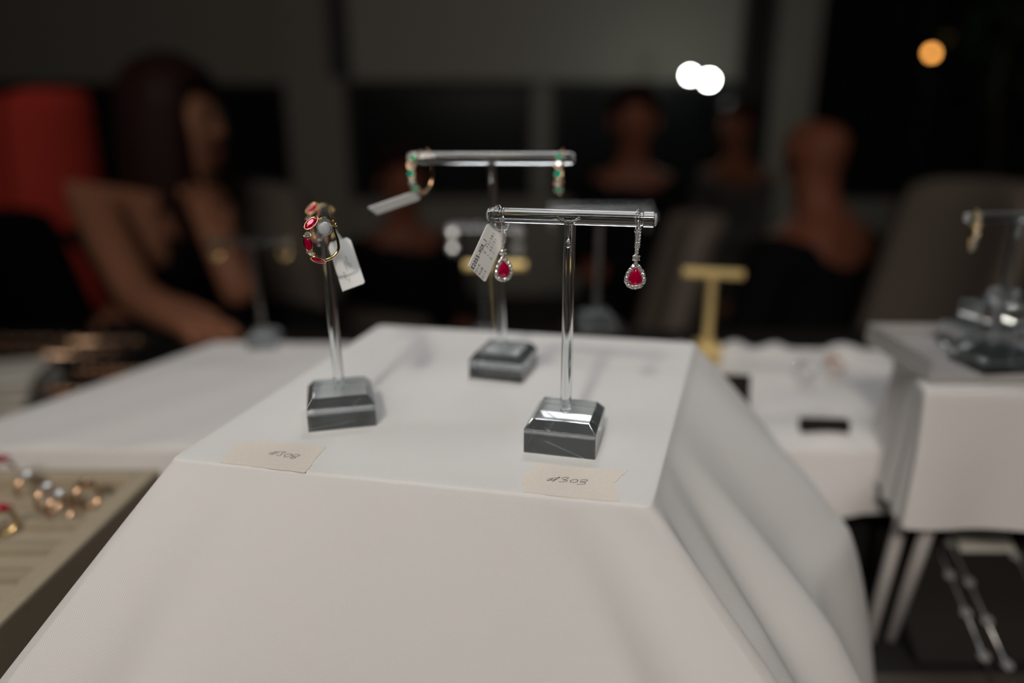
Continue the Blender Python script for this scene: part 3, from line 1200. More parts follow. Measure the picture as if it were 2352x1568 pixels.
tape('torn masking tape strip handwritten #303 in front of the front stand',
     [(1203, 1131), (1300, 1142), (1423, 1152), (1418, 1130), (1408, 1112), (1420, 1100), (1443, 1081), (1340, 1074), (1235, 1064), (1212, 1080), (1199, 1100)],
     [[(730, 447), (870, 430), (930, 417), (860, 458), (795, 495)], [(700, 466), (790, 470), (880, 448)], [(712, 482), (760, 465), (800, 445)],
      [(950, 445), (1010, 420), (1070, 425), (1040, 450), (975, 465), (1040, 470), (1045, 485), (1000, 497), (905, 495)],
      [(1160, 460), (1105, 478), (1110, 502), (1155, 508), (1215, 495), (1225, 465), (1195, 456), (1150, 462)],
      [(1270, 475), (1330, 457), (1388, 464), (1370, 485), (1262, 500), (1340, 505), (1355, 520), (1325, 537), (1210, 540)]],
     1160, 1040, 7.35)
tape('torn masking tape strip handwritten #308 in front of the left stand',
     [(505, 1063), (600, 1073), (700, 1086), (712, 1072), (730, 1048), (749, 1027), (660, 1018), (585, 1012), (545, 1022), (520, 1045)],
     [[(1070, 495), (1180, 500), (1270, 455)], [(1090, 474), (1180, 470), (1260, 458)], [(1120, 512), (1210, 450)],
      [(1285, 458), (1390, 466), (1315, 488), (1300, 512), (1260, 530), (1215, 522)],
      [(1400, 500), (1360, 528), (1372, 552), (1420, 548), (1480, 525), (1492, 505), (1440, 497), (1390, 505)],
      [(1640, 525), (1600, 510), (1520, 518), (1505, 538), (1550, 558), (1545, 576), (1490, 580), (1468, 566), (1520, 552), (1590, 547), (1640, 522)]],
     480, 980, 7.84)

# ------------------------------------------------------------------ left tray of jewellery
bm = BM()
box(bm, (-0.405, 0.312, 0.797), (0.36, 0.185, 0.080), bev=0.004)
tag(obj('cloth_riser', bm, M['napkin']), 'low white riser under the beige jewellery tray at left', 'riser')
tr = thing('jewellery_tray', 'beige fabric jewellery tray with rings at the left edge', 'tray', (-0.398, 0.309, 0.8375))
bm = BM()
TW, TD, TH = 0.36, 0.172, 0.030
for (cx, cy, sx, sy) in ((-TW / 2 + .006, 0, .012, TD), (TW / 2 - .006, 0, .012, TD), (0, TD / 2 - .006, TW - .024, .012), (0, -TD / 2 + .006, TW - .024, .012)):
    box(bm, (cx, cy, TH / 2), (sx, sy, TH), bev=0.0018)
obj('rim', bm, M['tray'], tr)
bm = BM()
box(bm, (0, 0, .010), (TW - .022, TD - .022, .020))
obj('floor_pad', bm, M['tray'], tr)
bm = BM()
for k in range(6):
    y = -TD / 2 + .028 + k * .0235
    tube(bm, [(-TW / 2 + .014, y, .0205), (TW / 2 - .014, y, .0205)], .0045, 12)
obj('ring_rolls', bm, M['tray'], tr, smooth=True)


def ring_jewel(label, at, rz, tilt, metal, stone, r=0.0062, group='rings in the beige tray', sz=1.0):
    t = thing('ring', label, 'ring', at, (tilt, 0, rz), group)
    bm = BM()
    pts = [(r * cos(2 * pi * k / 28), 0, r * sin(2 * pi * k / 28)) for k in range(28)]
    tube(bm, pts, .0011, 10, closed=True)
    obj('band', bm, metal, t, smooth=True)
    bm = BM()
    gem(bm, (0, 0, r + .0022), (0, -.3, 1), (0, 1, 0), round_outline(.0036 * sz, 10), .0018, .0025)
    for k in range(8):
        a = k * pi / 4
        gem(bm, (cos(a) * .0048 * sz, sin(a) * .0048 * sz, r + .0014), (cos(a) * .4, sin(a) * .4, 1), (0, 1, 0), round_outline(.0016, 6), .0006, .0008)
    obj('stone', bm, stone, t)


zt_ = 0.8375 + .0205 + .0035
for (px, py, lb, me_, st_) in ((66, 1122, 'rose gold ring with pale stone, next left of the brightest ring in beige tray', 'rose_gold', 'diamond'),
                               (112, 1150, 'brightest diamond ring in the beige tray', 'rose_gold', 'diamond'),
                               (139, 1168, 'diamond ring just right of the brightest ring in the beige tray', 'rose_gold', 'diamond'),
                               (6, 1082, 'ring with a pinkish stone at the left frame edge in the beige tray', 'rose_gold', 'ruby'),
                               (6, 1200, 'ring with a dark stone at the left frame edge in the beige tray', 'gold', 'ruby'),
                               (200, 1140, 'rose gold ring standing furthest right in the beige tray', 'rose_gold', 'rose_gold')):
    p = atz(px, py, zt_ + .004)
    ring_jewel(lb, p, 0.6, -0.35, M[me_], M[st_])

# ------------------------------------------------------------------ right riser: clear legs, white cloth, acrylic tray
rl = Vector((0.229, 0.366, 0.93))
rbk = Vector((0.259, 0.452, 0.93))
rdir = Vector((1, -0.03, 0)).normalized()
rcs = [rl, rl + rdir * 0.30, rbk + rdir * 0.30, rbk]
rk = {0: (0.0, -0.003, -0.04), 1: (0.0, -0.003, -0.04), 2: (0, .003, -.04), 3: (-.003, .003, -.04), 3.5: (-.003, 0, -.04)}
rb_ = {0: (-0.002, -0.005, 0.846), 1: (0.0, -0.005, 0.846), 2: (0, .004, .846), 3: (-.006, .006, .846), 3.5: (-.006, 0, .846)}
c3 = draped('draped_cloth', rcs, rk, rb_, M['cloth_warm'], lambda s, h: .0015 * sin(s * 30) * h, None, rad=.004, nside=40, rings=20, bev=.0025)
tag(c3, 'white cloth hanging over the clear-legged riser at right', 'cloth')
t = thing('acrylic_riser', 'riser with thin shiny slanted legs beneath the right white cloth', 'riser', (0.39, 0.41, 0.7565))
bm = BM()
cR = sum(rcs, Vector()) / 4
box(bm, (cR.x - .39, cR.y - .41, 0.1655), (0.285, 0.074, 0.006), bev=.0008)
obj('top_plate', bm, M['acrylic_thick'], t)
for (pa, pb, lbl) in ((atd(2088, 1165, .43), atd(2040, 1485, .452), 0), (atd(2024, 1195, .47), atd(1990, 1495, .452), 0)):
    bm = BM()
    a = Vector((pa.x, pa.y, 0.920)) - Vector((.39, .41, .7565))
    b = Vector((pb.x, pb.y, 0.7575)) - Vector((.39, .41, .7565))
    a.x = max(a.x, -0.122)
    a.z = .1625
    tube(bm, [a, b], .0042, 16)
    obj('leg', bm, M['polished'], t, smooth=True)
for dx in (.13,):
    for dy in (-.03, .03):
        bm = BM()
        tube(bm, [(dx, dy, .160), (dx + .005, dy, .001)], .0042, 16)
        obj('leg', bm, M['polished'], t, smooth=True)

# acrylic tray on top of it
tp = atz(2190, 850, 0.936)
t = thing('acrylic_tray', 'clear acrylic tray lying on the right white cloth', 'tray', (0.382, 0.412, 0.9305))
bm = BM()
box(bm, (0, 0, .003), (0.290, 0.080, 0.005), -0.03, .0008)
obj('plate', bm, M['frost_plate'], t)
bm = BM()
R_ = Matrix.Rotation(-.03, 3, 'Z')
for (x, y, sx, sy) in ((-.143, 0, .003, .080), (.143, 0, .003, .080), (0, .0385, .283, .003)):
    c = R_ @ Vector((x, y, .0095))
    box(bm, c, (sx, sy, .008), -0.03, .0004)
obj('rim', bm, M['frost_plate'], t)
# stand with the diamond hoop
hb = atd(2345, 500, 0.385)
SR, topR, xR = tstand('clear acrylic stand at the right frame edge with a diamond hoop', Vector((hb.x, hb.y + .002, 0.936)), 0.1, hb.z - .936, 0.058, (radians(2), 0), rb=.0028)
hoop('gold hoop lined with diamonds on the stand at the right frame edge', topR - xR * 0.0235, radians(70), oval(11, 22, 4.2, -.2),
     arc_stones(11, 22, 4.2, ['dia'] * 7, 316, 214, 1.3, -.2), M['gold'], .7, gem_face=.1)
bm = BM()
bx = atd(2268, 745, 0.435)
bx.z = 0.9365
t = thing('acrylic_block', 'stacked clear acrylic blocks behind the right edge stand', 'block', bx)
for (s, z, r) in (((.040, .03, .016), .008, 0), ((.034, .026, .014), .0235, .2), ((.014, .012, .008), .0348, .5)):
    b_ = BM()
    box(b_, (0.006 if z > .01 else 0, 0, z), s, r, .0008)
    obj('slab', b_, M['acrylic_thick'], t)
bm.free()

# ------------------------------------------------------------------ right foreground: dark sloped board with station necklace
A_ = Vector((0.15, 0.455, 0.815))
board_n = Vector((0, -0.5, 0.86)).normalized()
by0, bz0, by1, bz1 = 0.352, 0.7605, 0.417, 0.812
bm = BM()
vs = []
for (x, y, z) in ((.246, by0, bz0), (.42, by0, bz0), (.42, by1, bz1), (.246, by1, bz1), (.246, by0, .7572), (.42, by0, .7572), (.42, by1, .7572), (.246, by1, .7572)):
    vs.append(bm.verts.new((x, y, z)))
for q in ((0, 1, 2, 3), (4, 7, 6, 5), (0, 4, 5, 1), (1, 5, 6, 2), (2, 6, 7, 3), (3, 7, 4, 0)):
    bm.faces.new([vs[i] for i in q])
bmesh.ops.bevel(bm, geom=list(bm.edges), offset=.001, segments=2, affect='EDGES')
tag(obj('necklace_board', bm, M['velvet']), 'black sloped velvet board under the right riser', 'display board')


def on_board(px, py, lift=.0012):
    r = ray(px, py)
    n = Vector((0, -(bz1 - bz0), by1 - by0)).normalized()
    p = Vector((0, by0, bz0))
    k = (p - CAM).dot(n) / r.dot(n)
    q = CAM + r * k
    if q.y < by0:
        q = atz(px, py, .7585)
    return q + n * lift


def station_necklace(label, strands, stations):
    t = thing('station_necklace', label, 'necklace', on_board(*strands[0][0]), group='diamond station necklaces')
    o_ = t.location.copy()
    bm = BM()
    for s in strands:
        pts = smoothpath([on_board(*p) - o_ for p in s], 6)
        tube(bm, pts, .0006, 8)
    obj('chain', bm, M['white_gold'], t, smooth=True)
    for p in stations:
        c = on_board(*p, .002) - o_
        b_ = BM()
        gem(b_, c, (0, -.45, .9), (0, 1, 0), round_outline(.0026, 10), .0014, .0015)
        tube(b_, [c + Vector((.0029 * cos(a * pi / 8), .0029 * sin(a * pi / 8) * .9, .0029 * sin(a * pi / 8) * .45)) for a in range(16)], .0005, 6, closed=True)
        obj('diamond_station', b_, M['diamond'], t)


station_necklace('silver station necklace with paired strands on the black sloped board',
                 [[(2165, 1236), (2160, 1275), (2178, 1318), (2215, 1405), (2255, 1505), (2285, 1590)], [(2165, 1236), (2180, 1250), (2222, 1335), (2263, 1425), (2310, 1530), (2340, 1600)]],
                 [(2178, 1322), (2215, 1408), (2256, 1508), (2180, 1248), (2222, 1338), (2264, 1426), (2310, 1528)])
station_necklace('silver necklace strand with one bright stone at the right frame edge',
                 [[(2328, 1276), (2345, 1300), (2380, 1380), (2420, 1480)]], [(2329, 1278), (2376, 1372)])
p = on_board(2255, 1240, .0015)
bm = BM()
nb = Vector((0, -(bz1 - bz0), by1 - by0)).normalized()
ub = Vector((0, by1 - by0, bz1 - bz0)).normalized()
Rm = Matrix((Vector((1, 0, 0)), ub, nb)).transposed()
box(bm, (0, 0, 0.0006), (.036, .018, .0012), R=Rm, bev=.0003)
tag(obj('price_card', bm, M['napkin'], loc=p), 'small plain whitish card at the top of the black sloped board', 'card')
p = on_board(2150, 1215, .0015)
bm = BM()
tube(bm, smoothpath([(-.006, .006, .002), (0, 0, .0045), (.006, -.008, .003)], 5), [.002] * 5 + [.0032] * 3 + [.0025] * 3, 10)
tag(obj('pearl_clasp', bm, M['pearl'], loc=p, smooth=True), 'pale oval clasp lying at the upper left of the black board', 'clasp')
# bare brown strip of table in front of the board
bm = BM()
box(bm, (0.30, 0.27, .7565), (.30, .15, .0025), bev=.0005)
tag(obj('table_mat', bm, M['floor_strip']), 'dark brown mat on the table in front of the black board', 'mat')

# ------------------------------------------------------------------ small things on the creased cloth
p = atz(1893, 977, ZS + .008)
bm = BM()
box(bm, (0, 0, 0), (.032, .008, .009), -0.08, .001)
tag(obj('black_bar_holder', bm, M['velvet'], loc=p), 'short black bar-shaped jewellery holder lying on the creased cloth', 'holder')
p = atd(1683, 930, .50)
t = thing('pendant_pad', 'small upright black pad with a gold piece beside the tall box', 'display pad', (p.x, p.y, ZS + .003), (0, 0, -0.1))
bm = BM()
box(bm, (0, 0, .018), (.022, .004, .034), bev=.0008, R=Matrix.Rotation(-.25, 3, 'X'))
obj('pad', bm, M['velvet'], t)
bm = BM()
ball(bm, (-.003, -.004, .019), .003, 2, (1, .5, 1.2))
obj('gold_piece', bm, M['gold'], t, smooth=True)
for (px, py, lb, me_, st_) in ((1852, 858, 'blurred silver ring with icy stone at the back of the creased cloth', 'white_gold', 'diamond'),
                               (1920, 846, 'blurred rose gold ring at the back edge of the creased cloth', 'rose_gold', 'rose_gold')):
    p = atz(px, py, ZS + .009)
    p.z += .003
    ring_jewel(lb, p, 0.4, -1.0, M[me_], M[st_], group='rings at the back of the creased cloth', sz=1.3)

# ------------------------------------------------------------------ left rear: dark trays and a white folded napkin
for (cx, cy, wx, wy, lb) in ((-0.465, 0.80, .22, .14, 'black jewellery tray with brownish rows, nearer of the two at left rear'),
                             (-0.68, 0.945, .34, .12, 'black jewellery tray with brownish rows, further of the two at left rear')):
    t = thing('black_tray', lb, 'tray', (cx, cy, .756), (0, 0, -0.03), 'black jewellery trays at left rear')
    bm = BM()
    box(bm, (0, 0, .007), (wx, wy, .014), bev=.002)
    obj('tray_base', bm, M['velvet'], t)
    bm = BM()
    for k in range(2):
        tube(bm, [(-wx / 2 + .02, -wy / 4 + k * wy / 2, .016), (wx / 2 - .02, -wy / 4 + k * wy / 2, .016)], .004, 8)
        for j in range(14):
            ball(bm, (-wx / 2 + .03 + j * (wx - .06) / 13, -wy / 4 + k * wy / 2, .021), .0045, 1)
    obj('jewellery_row', bm, M['rose_gold'], t, smooth=True)
p = atd(10, 785, .80)
t = thing('folded_napkin', 'white folded napkin at the left frame edge behind the cloth', 'napkin', (p.x - .02, p.y, .756))
bm = BM()
for k in range(4):
    box(bm, (.004 * k, 0, .008 + k * .011), (.11 - .01 * k, .09, .0105), .1 * k, .004)
obj('folds', bm, M['napkin'], t, smooth=True)


# ------------------------------------------------------------------ people
def skin_mesh(name, nodes, edges, root, m, parent, sub=2):
    me = bpy.data.meshes.new(name)
    ks = list(nodes)
    idx = {k: i for i, k in enumerate(ks)}
    me.from_pydata([nodes[k][0] for k in ks], [(idx[a], idx[b]) for a, b in edges], [])
    me.materials.append(m)
    o = bpy.data.objects.new(name, me)
    COL.objects.link(o)
    o.parent = parent
    sk_ = o.modifiers.new('skin', 'SKIN')
    sk_.use_smooth_shade = True
    ss = o.modifiers.new('sub', 'SUBSURF')
    ss.levels = ss.render_levels = sub
    lay = me.skin_vertices[0].data
    for i, k in enumerate(ks):
        r = nodes[k][1]
        lay[i].radius = r if isinstance(r, tuple) else (r, r)
        lay[i].use_root = (k == root)
    return o


def person(label, head, face, skin, wear, hips=None, hair='short', larm=None, rarm=None, sleeves=True, group=None, lean=0.0, bun=False, feet=True):
    """head: head centre in world; face: yaw of the facing direction (0 = +x)"""
    head = Vector(head)
    fx = Vector((cos(face), sin(face), 0))
    rt = Vector((fx.y, -fx.x, 0))       # person's right
    hp_ = Vector(hips) if hips else Vector((head.x - fx.x * 0.08, head.y - fx.y * 0.08, head.z - 0.66))
    t = thing('person', label, 'person', (hp_.x, hp_.y, 0), group=group)
    O = Vector((hp_.x, hp_.y, 0))
    hp_ = hp_ - O
    hd = head - O
    neck = hd + Vector((0, 0, -0.155)) - fx * .025
    chest = neck.lerp(hp_, .36)
    waist = neck.lerp(hp_, .70)
    sh = neck + Vector((0, 0, -.075))
    N = {'hip': (hp_, (.15, .12)), 'waist': (waist, (.13, .10)), 'chest': (chest, (.155, .11)), 'sh': (sh, (.10, .075)), 'neck': (neck, .052), 'jaw': (hd + Vector((0, 0, -.07)) + fx * .012, .062),
         'mid': (hd, .082), 'crown': (hd + Vector((0, 0, .065)) - fx * .01, .072)}
    E = [('hip', 'waist'), ('waist', 'chest'), ('chest', 'sh'), ('sh', 'neck'), ('neck', 'jaw'), ('jaw', 'mid'), ('mid', 'crown')]
    N['nose'] = (hd + fx * .094 + Vector((0, 0, -.018)), .012)
    E.append(('mid', 'nose'))
    for s, nm, arm in ((1, 'r', rarm), (-1, 'l', larm)):
        ss = sh + rt * s * .165 + Vector((0, 0, -.02))
        if arm:
            ss, el, wr, hn = [Vector(a) - O for a in arm]
        else:
            el = ss + Vector((0, 0, -.27)) + fx * .05 + rt * s * .04
            wr = el + fx * .23 + Vector((0, 0, .02)) - rt * s * .06
            hn = wr + fx * .08
        N['s' + nm] = (ss, .056 if sleeves else .046)
        N['e' + nm] = (el, .042 if sleeves else .036)
        N['w' + nm] = (wr, .028)
        N['h' + nm] = (hn, (.036, .018))
        E += [('sh', 's' + nm), ('s' + nm, 'e' + nm), ('e' + nm, 'w' + nm), ('w' + nm, 'h' + nm)]
        dv = (hn - wr).normalized()
        sd = dv.cross(Vector((0, 0, 1))).normalized()
        for f_, off, ln_ in ((0, -.030, .066), (1, -.011, .078), (2, .010, .074), (3, .028, .060)):
            N['f%s%d' % (nm, f_)] = (hn + sd * off + dv * ln_ * .55 + Vector((0, 0, -.004)), .0095)
            N['g%s%d' % (nm, f_)] = (hn + sd * off + dv * ln_ + Vector((0, 0, -.018)), .008)
            E += [('h' + nm, 'f%s%d' % (nm, f_)), ('f%s%d' % (nm, f_), 'g%s%d' % (nm, f_))]
        N['t' + nm] = (hn - dv * .01 - sd * s * .045, .010)
        E.append(('w' + nm, 't' + nm))
        kn = hp_ + fx * .42 + rt * s * .11 + Vector((0, 0, .02))
        an = kn + Vector((0, 0, -kn.z + .09)) - fx * .03
        N['k' + nm] = (kn, .062)
        N['a' + nm] = (an, .042)
        N['o' + nm] = (an + fx * .16 + Vector((0, 0, -.05)), .036)
        N['p' + nm] = (hp_ + rt * s * .095 + fx * .06, .09)
        E += [('hip', 'p' + nm), ('p' + nm, 'k' + nm), ('k' + nm, 'a' + nm), ('a' + nm, 'o' + nm)]
    skin_mesh('body', N, E, 'hip', skin, t)
    # clothing shell
    N['sh'] = (sh, (.10, .075))
    ck = ['hip', 'waist', 'chest', 'sh', 'pr', 'pl', 'kr', 'kl', 'ar', 'al']
    ce = [e for e in E if e[0] in ck and e[1] in ck]
    if sleeves:
        ck += ['sr', 'sl', 'er', 'el', 'wr', 'wl']
        ce = [e for e in E if e[0] in ck and e[1] in ck]
    CN = {}
    if not sleeves:
        for s, nm in ((1, 'cr'), (-1, 'cl')):
            CN[nm] = (sh + rt * s * .095 + Vector((0, 0, -.02)), (.072, .07))
            ce = ce + [('sh', nm)]
    for k in ck:
        r = N[k][1]
        r = r if isinstance(r, tuple) else (r, r)
        CN[k] = (N[k][0], (r[0] + .016, r[1] + .016))
    skin_mesh('clothing', CN, ce, 'hip', wear, t)
    # face: eyes, mouth, ears
    bm = BM()
    for s in (-1, 1):
        ball(bm, hd + fx * .073 + rt * s * .031 + Vector((0, 0, .008)), .009, 2, (1, 1, .6))
        obj('eye', bm, M['eye'], t, smooth=True)
        bm = BM()
    bm = BM()
    ball(bm, hd + fx * .070 + Vector((0, 0, -.060)), .019, 2, (.8 if abs(fx.y) < .5 else 1, 1, .35))
    obj('mouth', bm, M['lip'], t, smooth=True)
    for s in (-1, 1):
        bm = BM()
        ball(bm, hd + rt * s * .080 + Vector((0, 0, -.012)), .028, 2, (.5, .5, 1))
        obj('ear', bm, skin, t, smooth=True)
    if hair:
        bm = BM()
        q = bmesh.ops.create_icosphere(bm, subdivisions=4, radius=1.0)
        long = hair == 'long'
        for v in q['verts']:
            d = v.co.copy()
            f_ = d.dot(fx)
            p = Vector((d.x * .102, d.y * .102, d.z * .108 + .028)) - fx * .016
            th_ = .70 if long else .25
            if f_ > th_ and d.z < .45:      # open at the face
                p = p - fx * (f_ - th_) * .16
                p.z = max(p.z, -.01 if not long else -.05)
            if long and d.z < 0 and f_ < .7:
                p.z += d.z * .36
                p -= fx * .04 * -d.z
                p.x *= 1 - .12 * d.z
                p.y *= 1 - .12 * d.z
            p += d * .006 * noise.noise(d * 7)
            v.co = hd + p
        if bun:
            ball(bm, hd - fx * .02 + Vector((0, 0, .15)), .042, 3)
        obj('hair', bm, M['hair'], t, smooth=True)
    return t


# long haired woman at left, seated, turned right, forearm on the table
wh = atd(415, 285, 1.40)
ws, we, ww_, wn = atd(215, 478, 1.30), atd(318, 682, 1.20), atd(405, 730, 1.10), atd(452, 745, 1.06)
we2 = atd(560, 690, 1.34)
ww2 = atd(500, 560, 1.33)
wn2 = atd(470, 470, 1.36)
ws2 = atd(470, 420, 1.50)
person('seated person with long dark hair and bare arm resting on the table at left', wh, radians(-8), M['skin'], M['black_wear'],
       hips=(wh.x - .16, wh.y + .03, .60), hair='long', rarm=(ws, we, ww_, wn), larm=(ws2, we2, ww2, wn2), sleeves=False)
p = atd(1458, 275, 2.6)
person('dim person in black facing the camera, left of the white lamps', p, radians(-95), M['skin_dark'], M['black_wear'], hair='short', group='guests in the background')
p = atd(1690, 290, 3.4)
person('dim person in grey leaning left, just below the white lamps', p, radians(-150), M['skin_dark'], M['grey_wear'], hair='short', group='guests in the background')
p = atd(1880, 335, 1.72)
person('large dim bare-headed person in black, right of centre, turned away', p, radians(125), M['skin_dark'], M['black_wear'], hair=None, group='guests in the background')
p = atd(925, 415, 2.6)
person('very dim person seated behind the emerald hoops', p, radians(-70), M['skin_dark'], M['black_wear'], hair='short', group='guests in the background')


# ------------------------------------------------------------------ chairs
def chair(label, at, rz, top=.95, w=.46, group='taupe upholstered dining chairs', fab='chair'):
    t = thing('dining_chair', label, 'chair', (at[0], at[1], 0), (0, 0, rz), group)
    bm = BM()
    box(bm, (0, 0, .44), (w, .46, .10), bev=.025)
    obj('seat', bm, M[fab], t, smooth=True)
    bm = BM()
    # curved, tapering backrest
    rows = []
    nz, nx = 10, 12
    for side in (0, 1):
        for j in range(nz + 1):
            z = .40 + (top - .40) * j / nz
            ww = w * (1 - .12 * (j / nz) ** 3)
            row = []
            for i in range(nx + 1):
                u = -1 + 2 * i / nx
                y = .23 + .10 * (j / nz) - .05 * u * u + (.035 if side else -.035) * (1 - .5 * abs(u) ** 6)
                zz = z - (.03 * u ** 4 if j == nz else 0)
                row.append(bm.verts.new((u * ww / 2, y, zz)))
            rows.append(row)
    h = nz + 1
    for side in (0, 1):
        for j in range(nz):
            for i in range(nx):
                a = rows[side * h + j]
                b = rows[side * h + j + 1]
                bm.faces.new((a[i], a[i + 1], b[i + 1], b[i]))
    for j in range(nz):
        for i in (0, nx):
            bm.faces.new((rows[j][i], rows[j + 1][i], rows[h + j + 1][i], rows[h + j][i]))
    for i in range(nx):
        for j in (0, nz):
            bm.faces.new((rows[j][i], rows[j][i + 1], rows[h + j][i + 1], rows[h + j][i]))
    obj('backrest', bm, M[fab], t, smooth=True)
    for sx in (-1, 1):
        for sy in (-1, 1):
            bm = BM()
            tube(bm, [(sx * (w / 2 - .04), sy * .19, .40), (sx * (w / 2 - .03), sy * .21, 0.0)], [.022, .015], 10)
            obj('leg', bm, M['chair_leg'], t)
    return t


p = atd(2130, 425, 1.28)
chair('taupe upholstered chair with a tall back at right behind the acrylic tray', (p.x - .20, p.y - .04), radians(-82), top=p.z + .01, w=.34)
p = atd(1588, 490, 1.65)
chair('taupe upholstered chair seen edge on behind the right ruby drop', (p.x - .29, p.y), radians(-90), top=p.z, w=.30)
p = atd(745, 395, 2.0)
chair('taupe upholstered chair at left behind the ruby hoop stand', (p.x + .02, p.y), radians(150), top=p.z, w=.34)
p = atd(130, 205, 2.3)
chair('black upholstered chair carrying the long-haired person at left', (wh.x - .17, wh.y + .03), radians(92), top=.90, w=.46, group=None, fab='black_wear')
chair('red upholstered chair with tall back, right one of the two at far left', (p.x - .27, p.y + .13), radians(240), top=p.z, w=.30, group='red upholstered chairs', fab='red_wear')
chair('red upholstered chair with tall back, left one at the frame edge', (p.x - .66, p.y + .55), radians(240), top=p.z, w=.30, group='red upholstered chairs', fab='red_wear')


# ------------------------------------------------------------------ room
YW_ = 4.6
bm = BM()
box(bm, (0, 1.3, -.05), (9.0, 7.2, .1))
struct('floor', bm, M['floor'])
bm = BM()
box(bm, (0, 1.3, 2.85), (9.0, 7.2, .1))
struct('ceiling', bm, M['ceil'])
# window wall: solid pieces round the openings


def wall_piece(name, px0, px1, py0, py1, m, y=YW_, th=.12, z0=None, z1=None):
    a, b = aty(px0, py1, y), aty(px1, py0, y)
    za = a.z if z0 is None else z0
    zb = b.z if z1 is None else z1
    bm = BM()
    xm0, xm1 = a.x, b.x
    box(bm, ((xm0 + xm1) / 2, y + th / 2, (za + zb) / 2), (xm1 - xm0, th, zb - za), bev=.004)
    return bm


def wx(px, py=200, y=YW_):
    return aty(px, py, y).x


def wz(py, y=YW_):
    return aty(1176, py, y).z


zh = wz(190)        # head of the window openings
zsill = 0.62
bm = BM()
box(bm, ((-4.5 + wx(660)) / 2, YW_ + .06, (zh + 2.8) / 2), (wx(660) + 4.5, .12, 2.8 - zh))
box(bm, ((wx(660) + wx(792)) / 2, YW_ + .03, 1.4), (wx(792) - wx(660), .18, 2.8))
box(bm, ((wx(792) + wx(1770)) / 2, YW_ + .06, (zh + 2.8) / 2), (wx(1770) - wx(792), .12, 2.8 - zh))
box(bm, ((wx(1770) + wx(1862)) / 2, YW_ + .03, 1.4), (wx(1862) - wx(1770), .18, 2.8))
box(bm, (0, YW_ + .06, zsill / 2), (9.0, .12, zsill))
struct('wall_back', bm, M['wall'])
bm = BM()
box(bm, (-4.5, 1.3, 1.4), (.1, 7.2, 2.8))
struct('wall_left', bm, M['wall'])
bm = BM()
box(bm, (4.5, 1.3, 1.4), (.1, 7.2, 2.8))
struct('wall_right', bm, M['wall'])
bm = BM()
box(bm, (0, -2.3, 1.4), (9.0, .1, 2.8))
struct('wall_front', bm, M['wall'])
# windows: night glass with dark frames
for i, (a, b, zt2) in enumerate(((-4.5, wx(660), zh), (wx(792), wx(1225), zh), (wx(1265), wx(1770), zh), (wx(1862), 4.5, 2.75))):
    zt3 = zt2
    e = bpy.data.objects.new('window_%d' % (i + 1), None)
    COL.objects.link(e)
    e.location = ((a + b) / 2, YW_ + .07, zsill)
    e['kind'] = 'structure'
    w_, h_ = b - a, zt3 - zsill
    bm = BM()
    box(bm, (0, 0, h_ / 2), (w_, .012, h_))
    obj('pane', bm, M['night'], e)
    bm = BM()
    f_ = .035
    for (cx, cz, sx, sz_) in ((-w_ / 2 + f_ / 2, h_ / 2, f_, h_), (w_ / 2 - f_ / 2, h_ / 2, f_, h_), (0, f_ / 2, w_, f_), (0, h_ - f_ / 2, w_, f_)):
        box(bm, (cx, -.02, cz), (sx, .04, sz_))
    obj('window_frame', bm, M['frame'], e)
bm = BM()
box(bm, ((wx(1225) + wx(1265)) / 2, YW_ + .03, (zsill + zh) / 2), (wx(1265) - wx(1225), .10, zh - zsill), bev=.004)
struct('trim_1', bm, M['wall'])
# roller shade with its dark side channels
yb = YW_ - .06
t = thing('roller_shade', 'wide pale roller shade lowered across the top of the middle windows', 'roller shade', ((wx(808, y=yb) + wx(1690, y=yb)) / 2, yb, 2.7))
xa, xb = wx(812, y=yb), wx(1690, y=yb)
zl_ = wz(178, yb)
bm = BM()
box(bm, (0, 0, (zl_ + 2.68) / 2 - 2.7), (xb - xa, .006, 2.68 - zl_))
obj('fabric', bm, M['shade'], t)
bm = BM()
box(bm, (0, -.002, zl_ - 2.7), (xb - xa, .022, .03), bev=.004)
obj('hem_bar', bm, M['shade'], t)
bm = BM()
tube(bm, [(-(xb - xa) / 2, 0.0, .0), ((xb - xa) / 2, 0.0, .0)], .035, 16)
obj('roller', bm, M['steel'], t, smooth=True)
for k, (a, b) in enumerate(((762, 806), (1700, 1762))):
    bm = BM()
    x0_, x1_ = wx(a, y=yb), wx(b, y=yb)
    box(bm, ((x0_ + x1_) / 2, yb + .0, (zl_ + 2.8) / 2), (x1_ - x0_, .05, 2.8 - zl_ + (0.9 if k else 0)), bev=.004)
    struct('trim_%d' % (k + 2), bm, M['frame'])


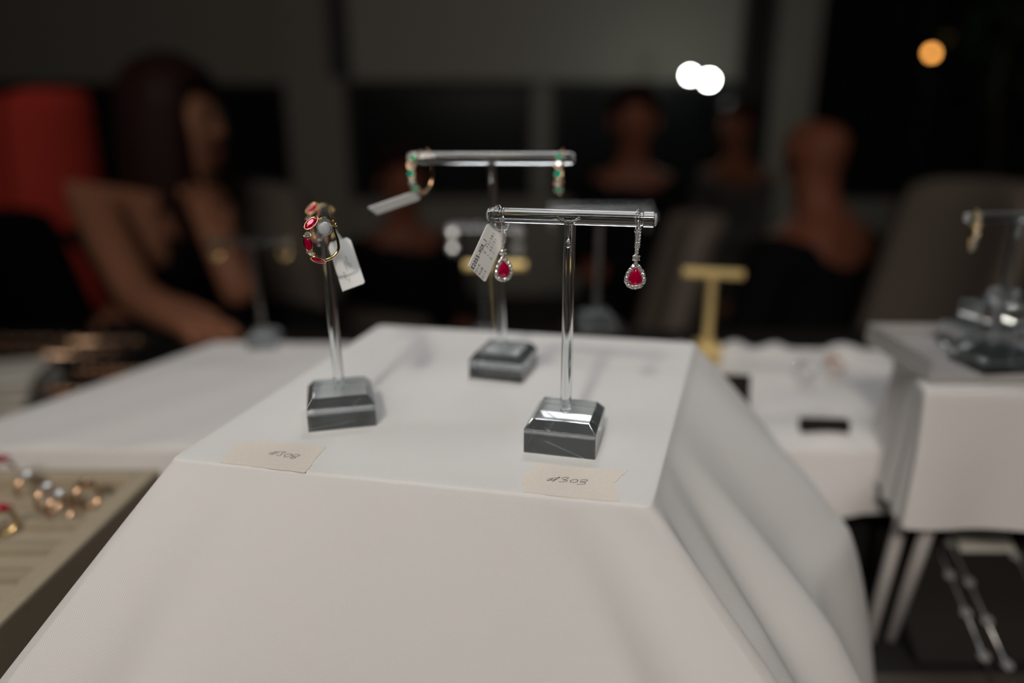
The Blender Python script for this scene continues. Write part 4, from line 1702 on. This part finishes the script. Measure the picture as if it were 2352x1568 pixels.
# ------------------------------------------------------------------ lamps
def floor_lamp(label, at, r, m, group=None):
    t = thing('floor_lamp', label, 'lamp', (at.x, at.y, 0), group=group)
    bm = BM()
    lathe(bm, [(0, 0), (0, .13), (.015, .13), (.02, .02), (.02, 0)], (0, 0, 0), (0, 0, 1), 24)
    obj('base', bm, M['frame'], t)
    bm = BM()
    tube(bm, [(0, 0, .015), (0, 0, at.z - r * .9)], .006, 10)
    obj('pole', bm, M['frame'], t)
    bm = BM()
    ball(bm, (0, 0, at.z), r, 3)
    obj('bulb', bm, m, t, smooth=True)


floor_lamp('white glowing lamp, left of the overlapping pair before the dark window', atd(1585, 173, 3.7), .017, M['bulb_white'], 'white lamps')
floor_lamp('white glowing lamp, right and larger of the overlapping pair', atd(1629, 184, 3.5), .021, M['bulb_white'], 'white lamps')
floor_lamp('small orange glowing lamp at upper right', atd(2140, 122, 3.3), .017, M['bulb_orange'])

# potted tree at far right
p = atd(2280, 90, 3.4)
t = thing('potted_tree', 'dark leafy potted tree barely visible at upper right', 'plant', (p.x + .1, p.y, 0))
bm = BM()
lathe(bm, [(0, 0), (0, .14), (.32, .19), (.34, .19), (.34, .16), (.30, .0)], (0, 0, 0), (0, 0, 1), 20)
obj('pot', bm, M['pot'], t, smooth=True)
bm = BM()
tube(bm, smoothpath([(0, 0, .28), (.03, 0, .8), (-.02, .02, 1.3), (.02, 0, 1.7)], 6), .02, 8)
obj('trunk', bm, M['chair_leg'], t, smooth=True)
bm = BM()
for k in range(420):
    v = Vector((random.gauss(0, .22), random.gauss(0, .2), 1.65 + random.gauss(0, .26)))
    d = Vector((random.uniform(-1, 1), random.uniform(-1, 1), random.uniform(-.8, .4))).normalized()
    s = d.cross(Vector((random.random(), random.random(), 1))).normalized()
    up = d.cross(s)
    L_ = random.uniform(.05, .09)
    q = [v, v + d * L_ * .5 + s * L_ * .25 + up * .006, v + d * L_, v + d * L_ * .5 - s * L_ * .25 + up * .006]
    bm.faces.new([bm.verts.new(x) for x in q])
lv = obj('leaves', bm, M['leaf'], t)
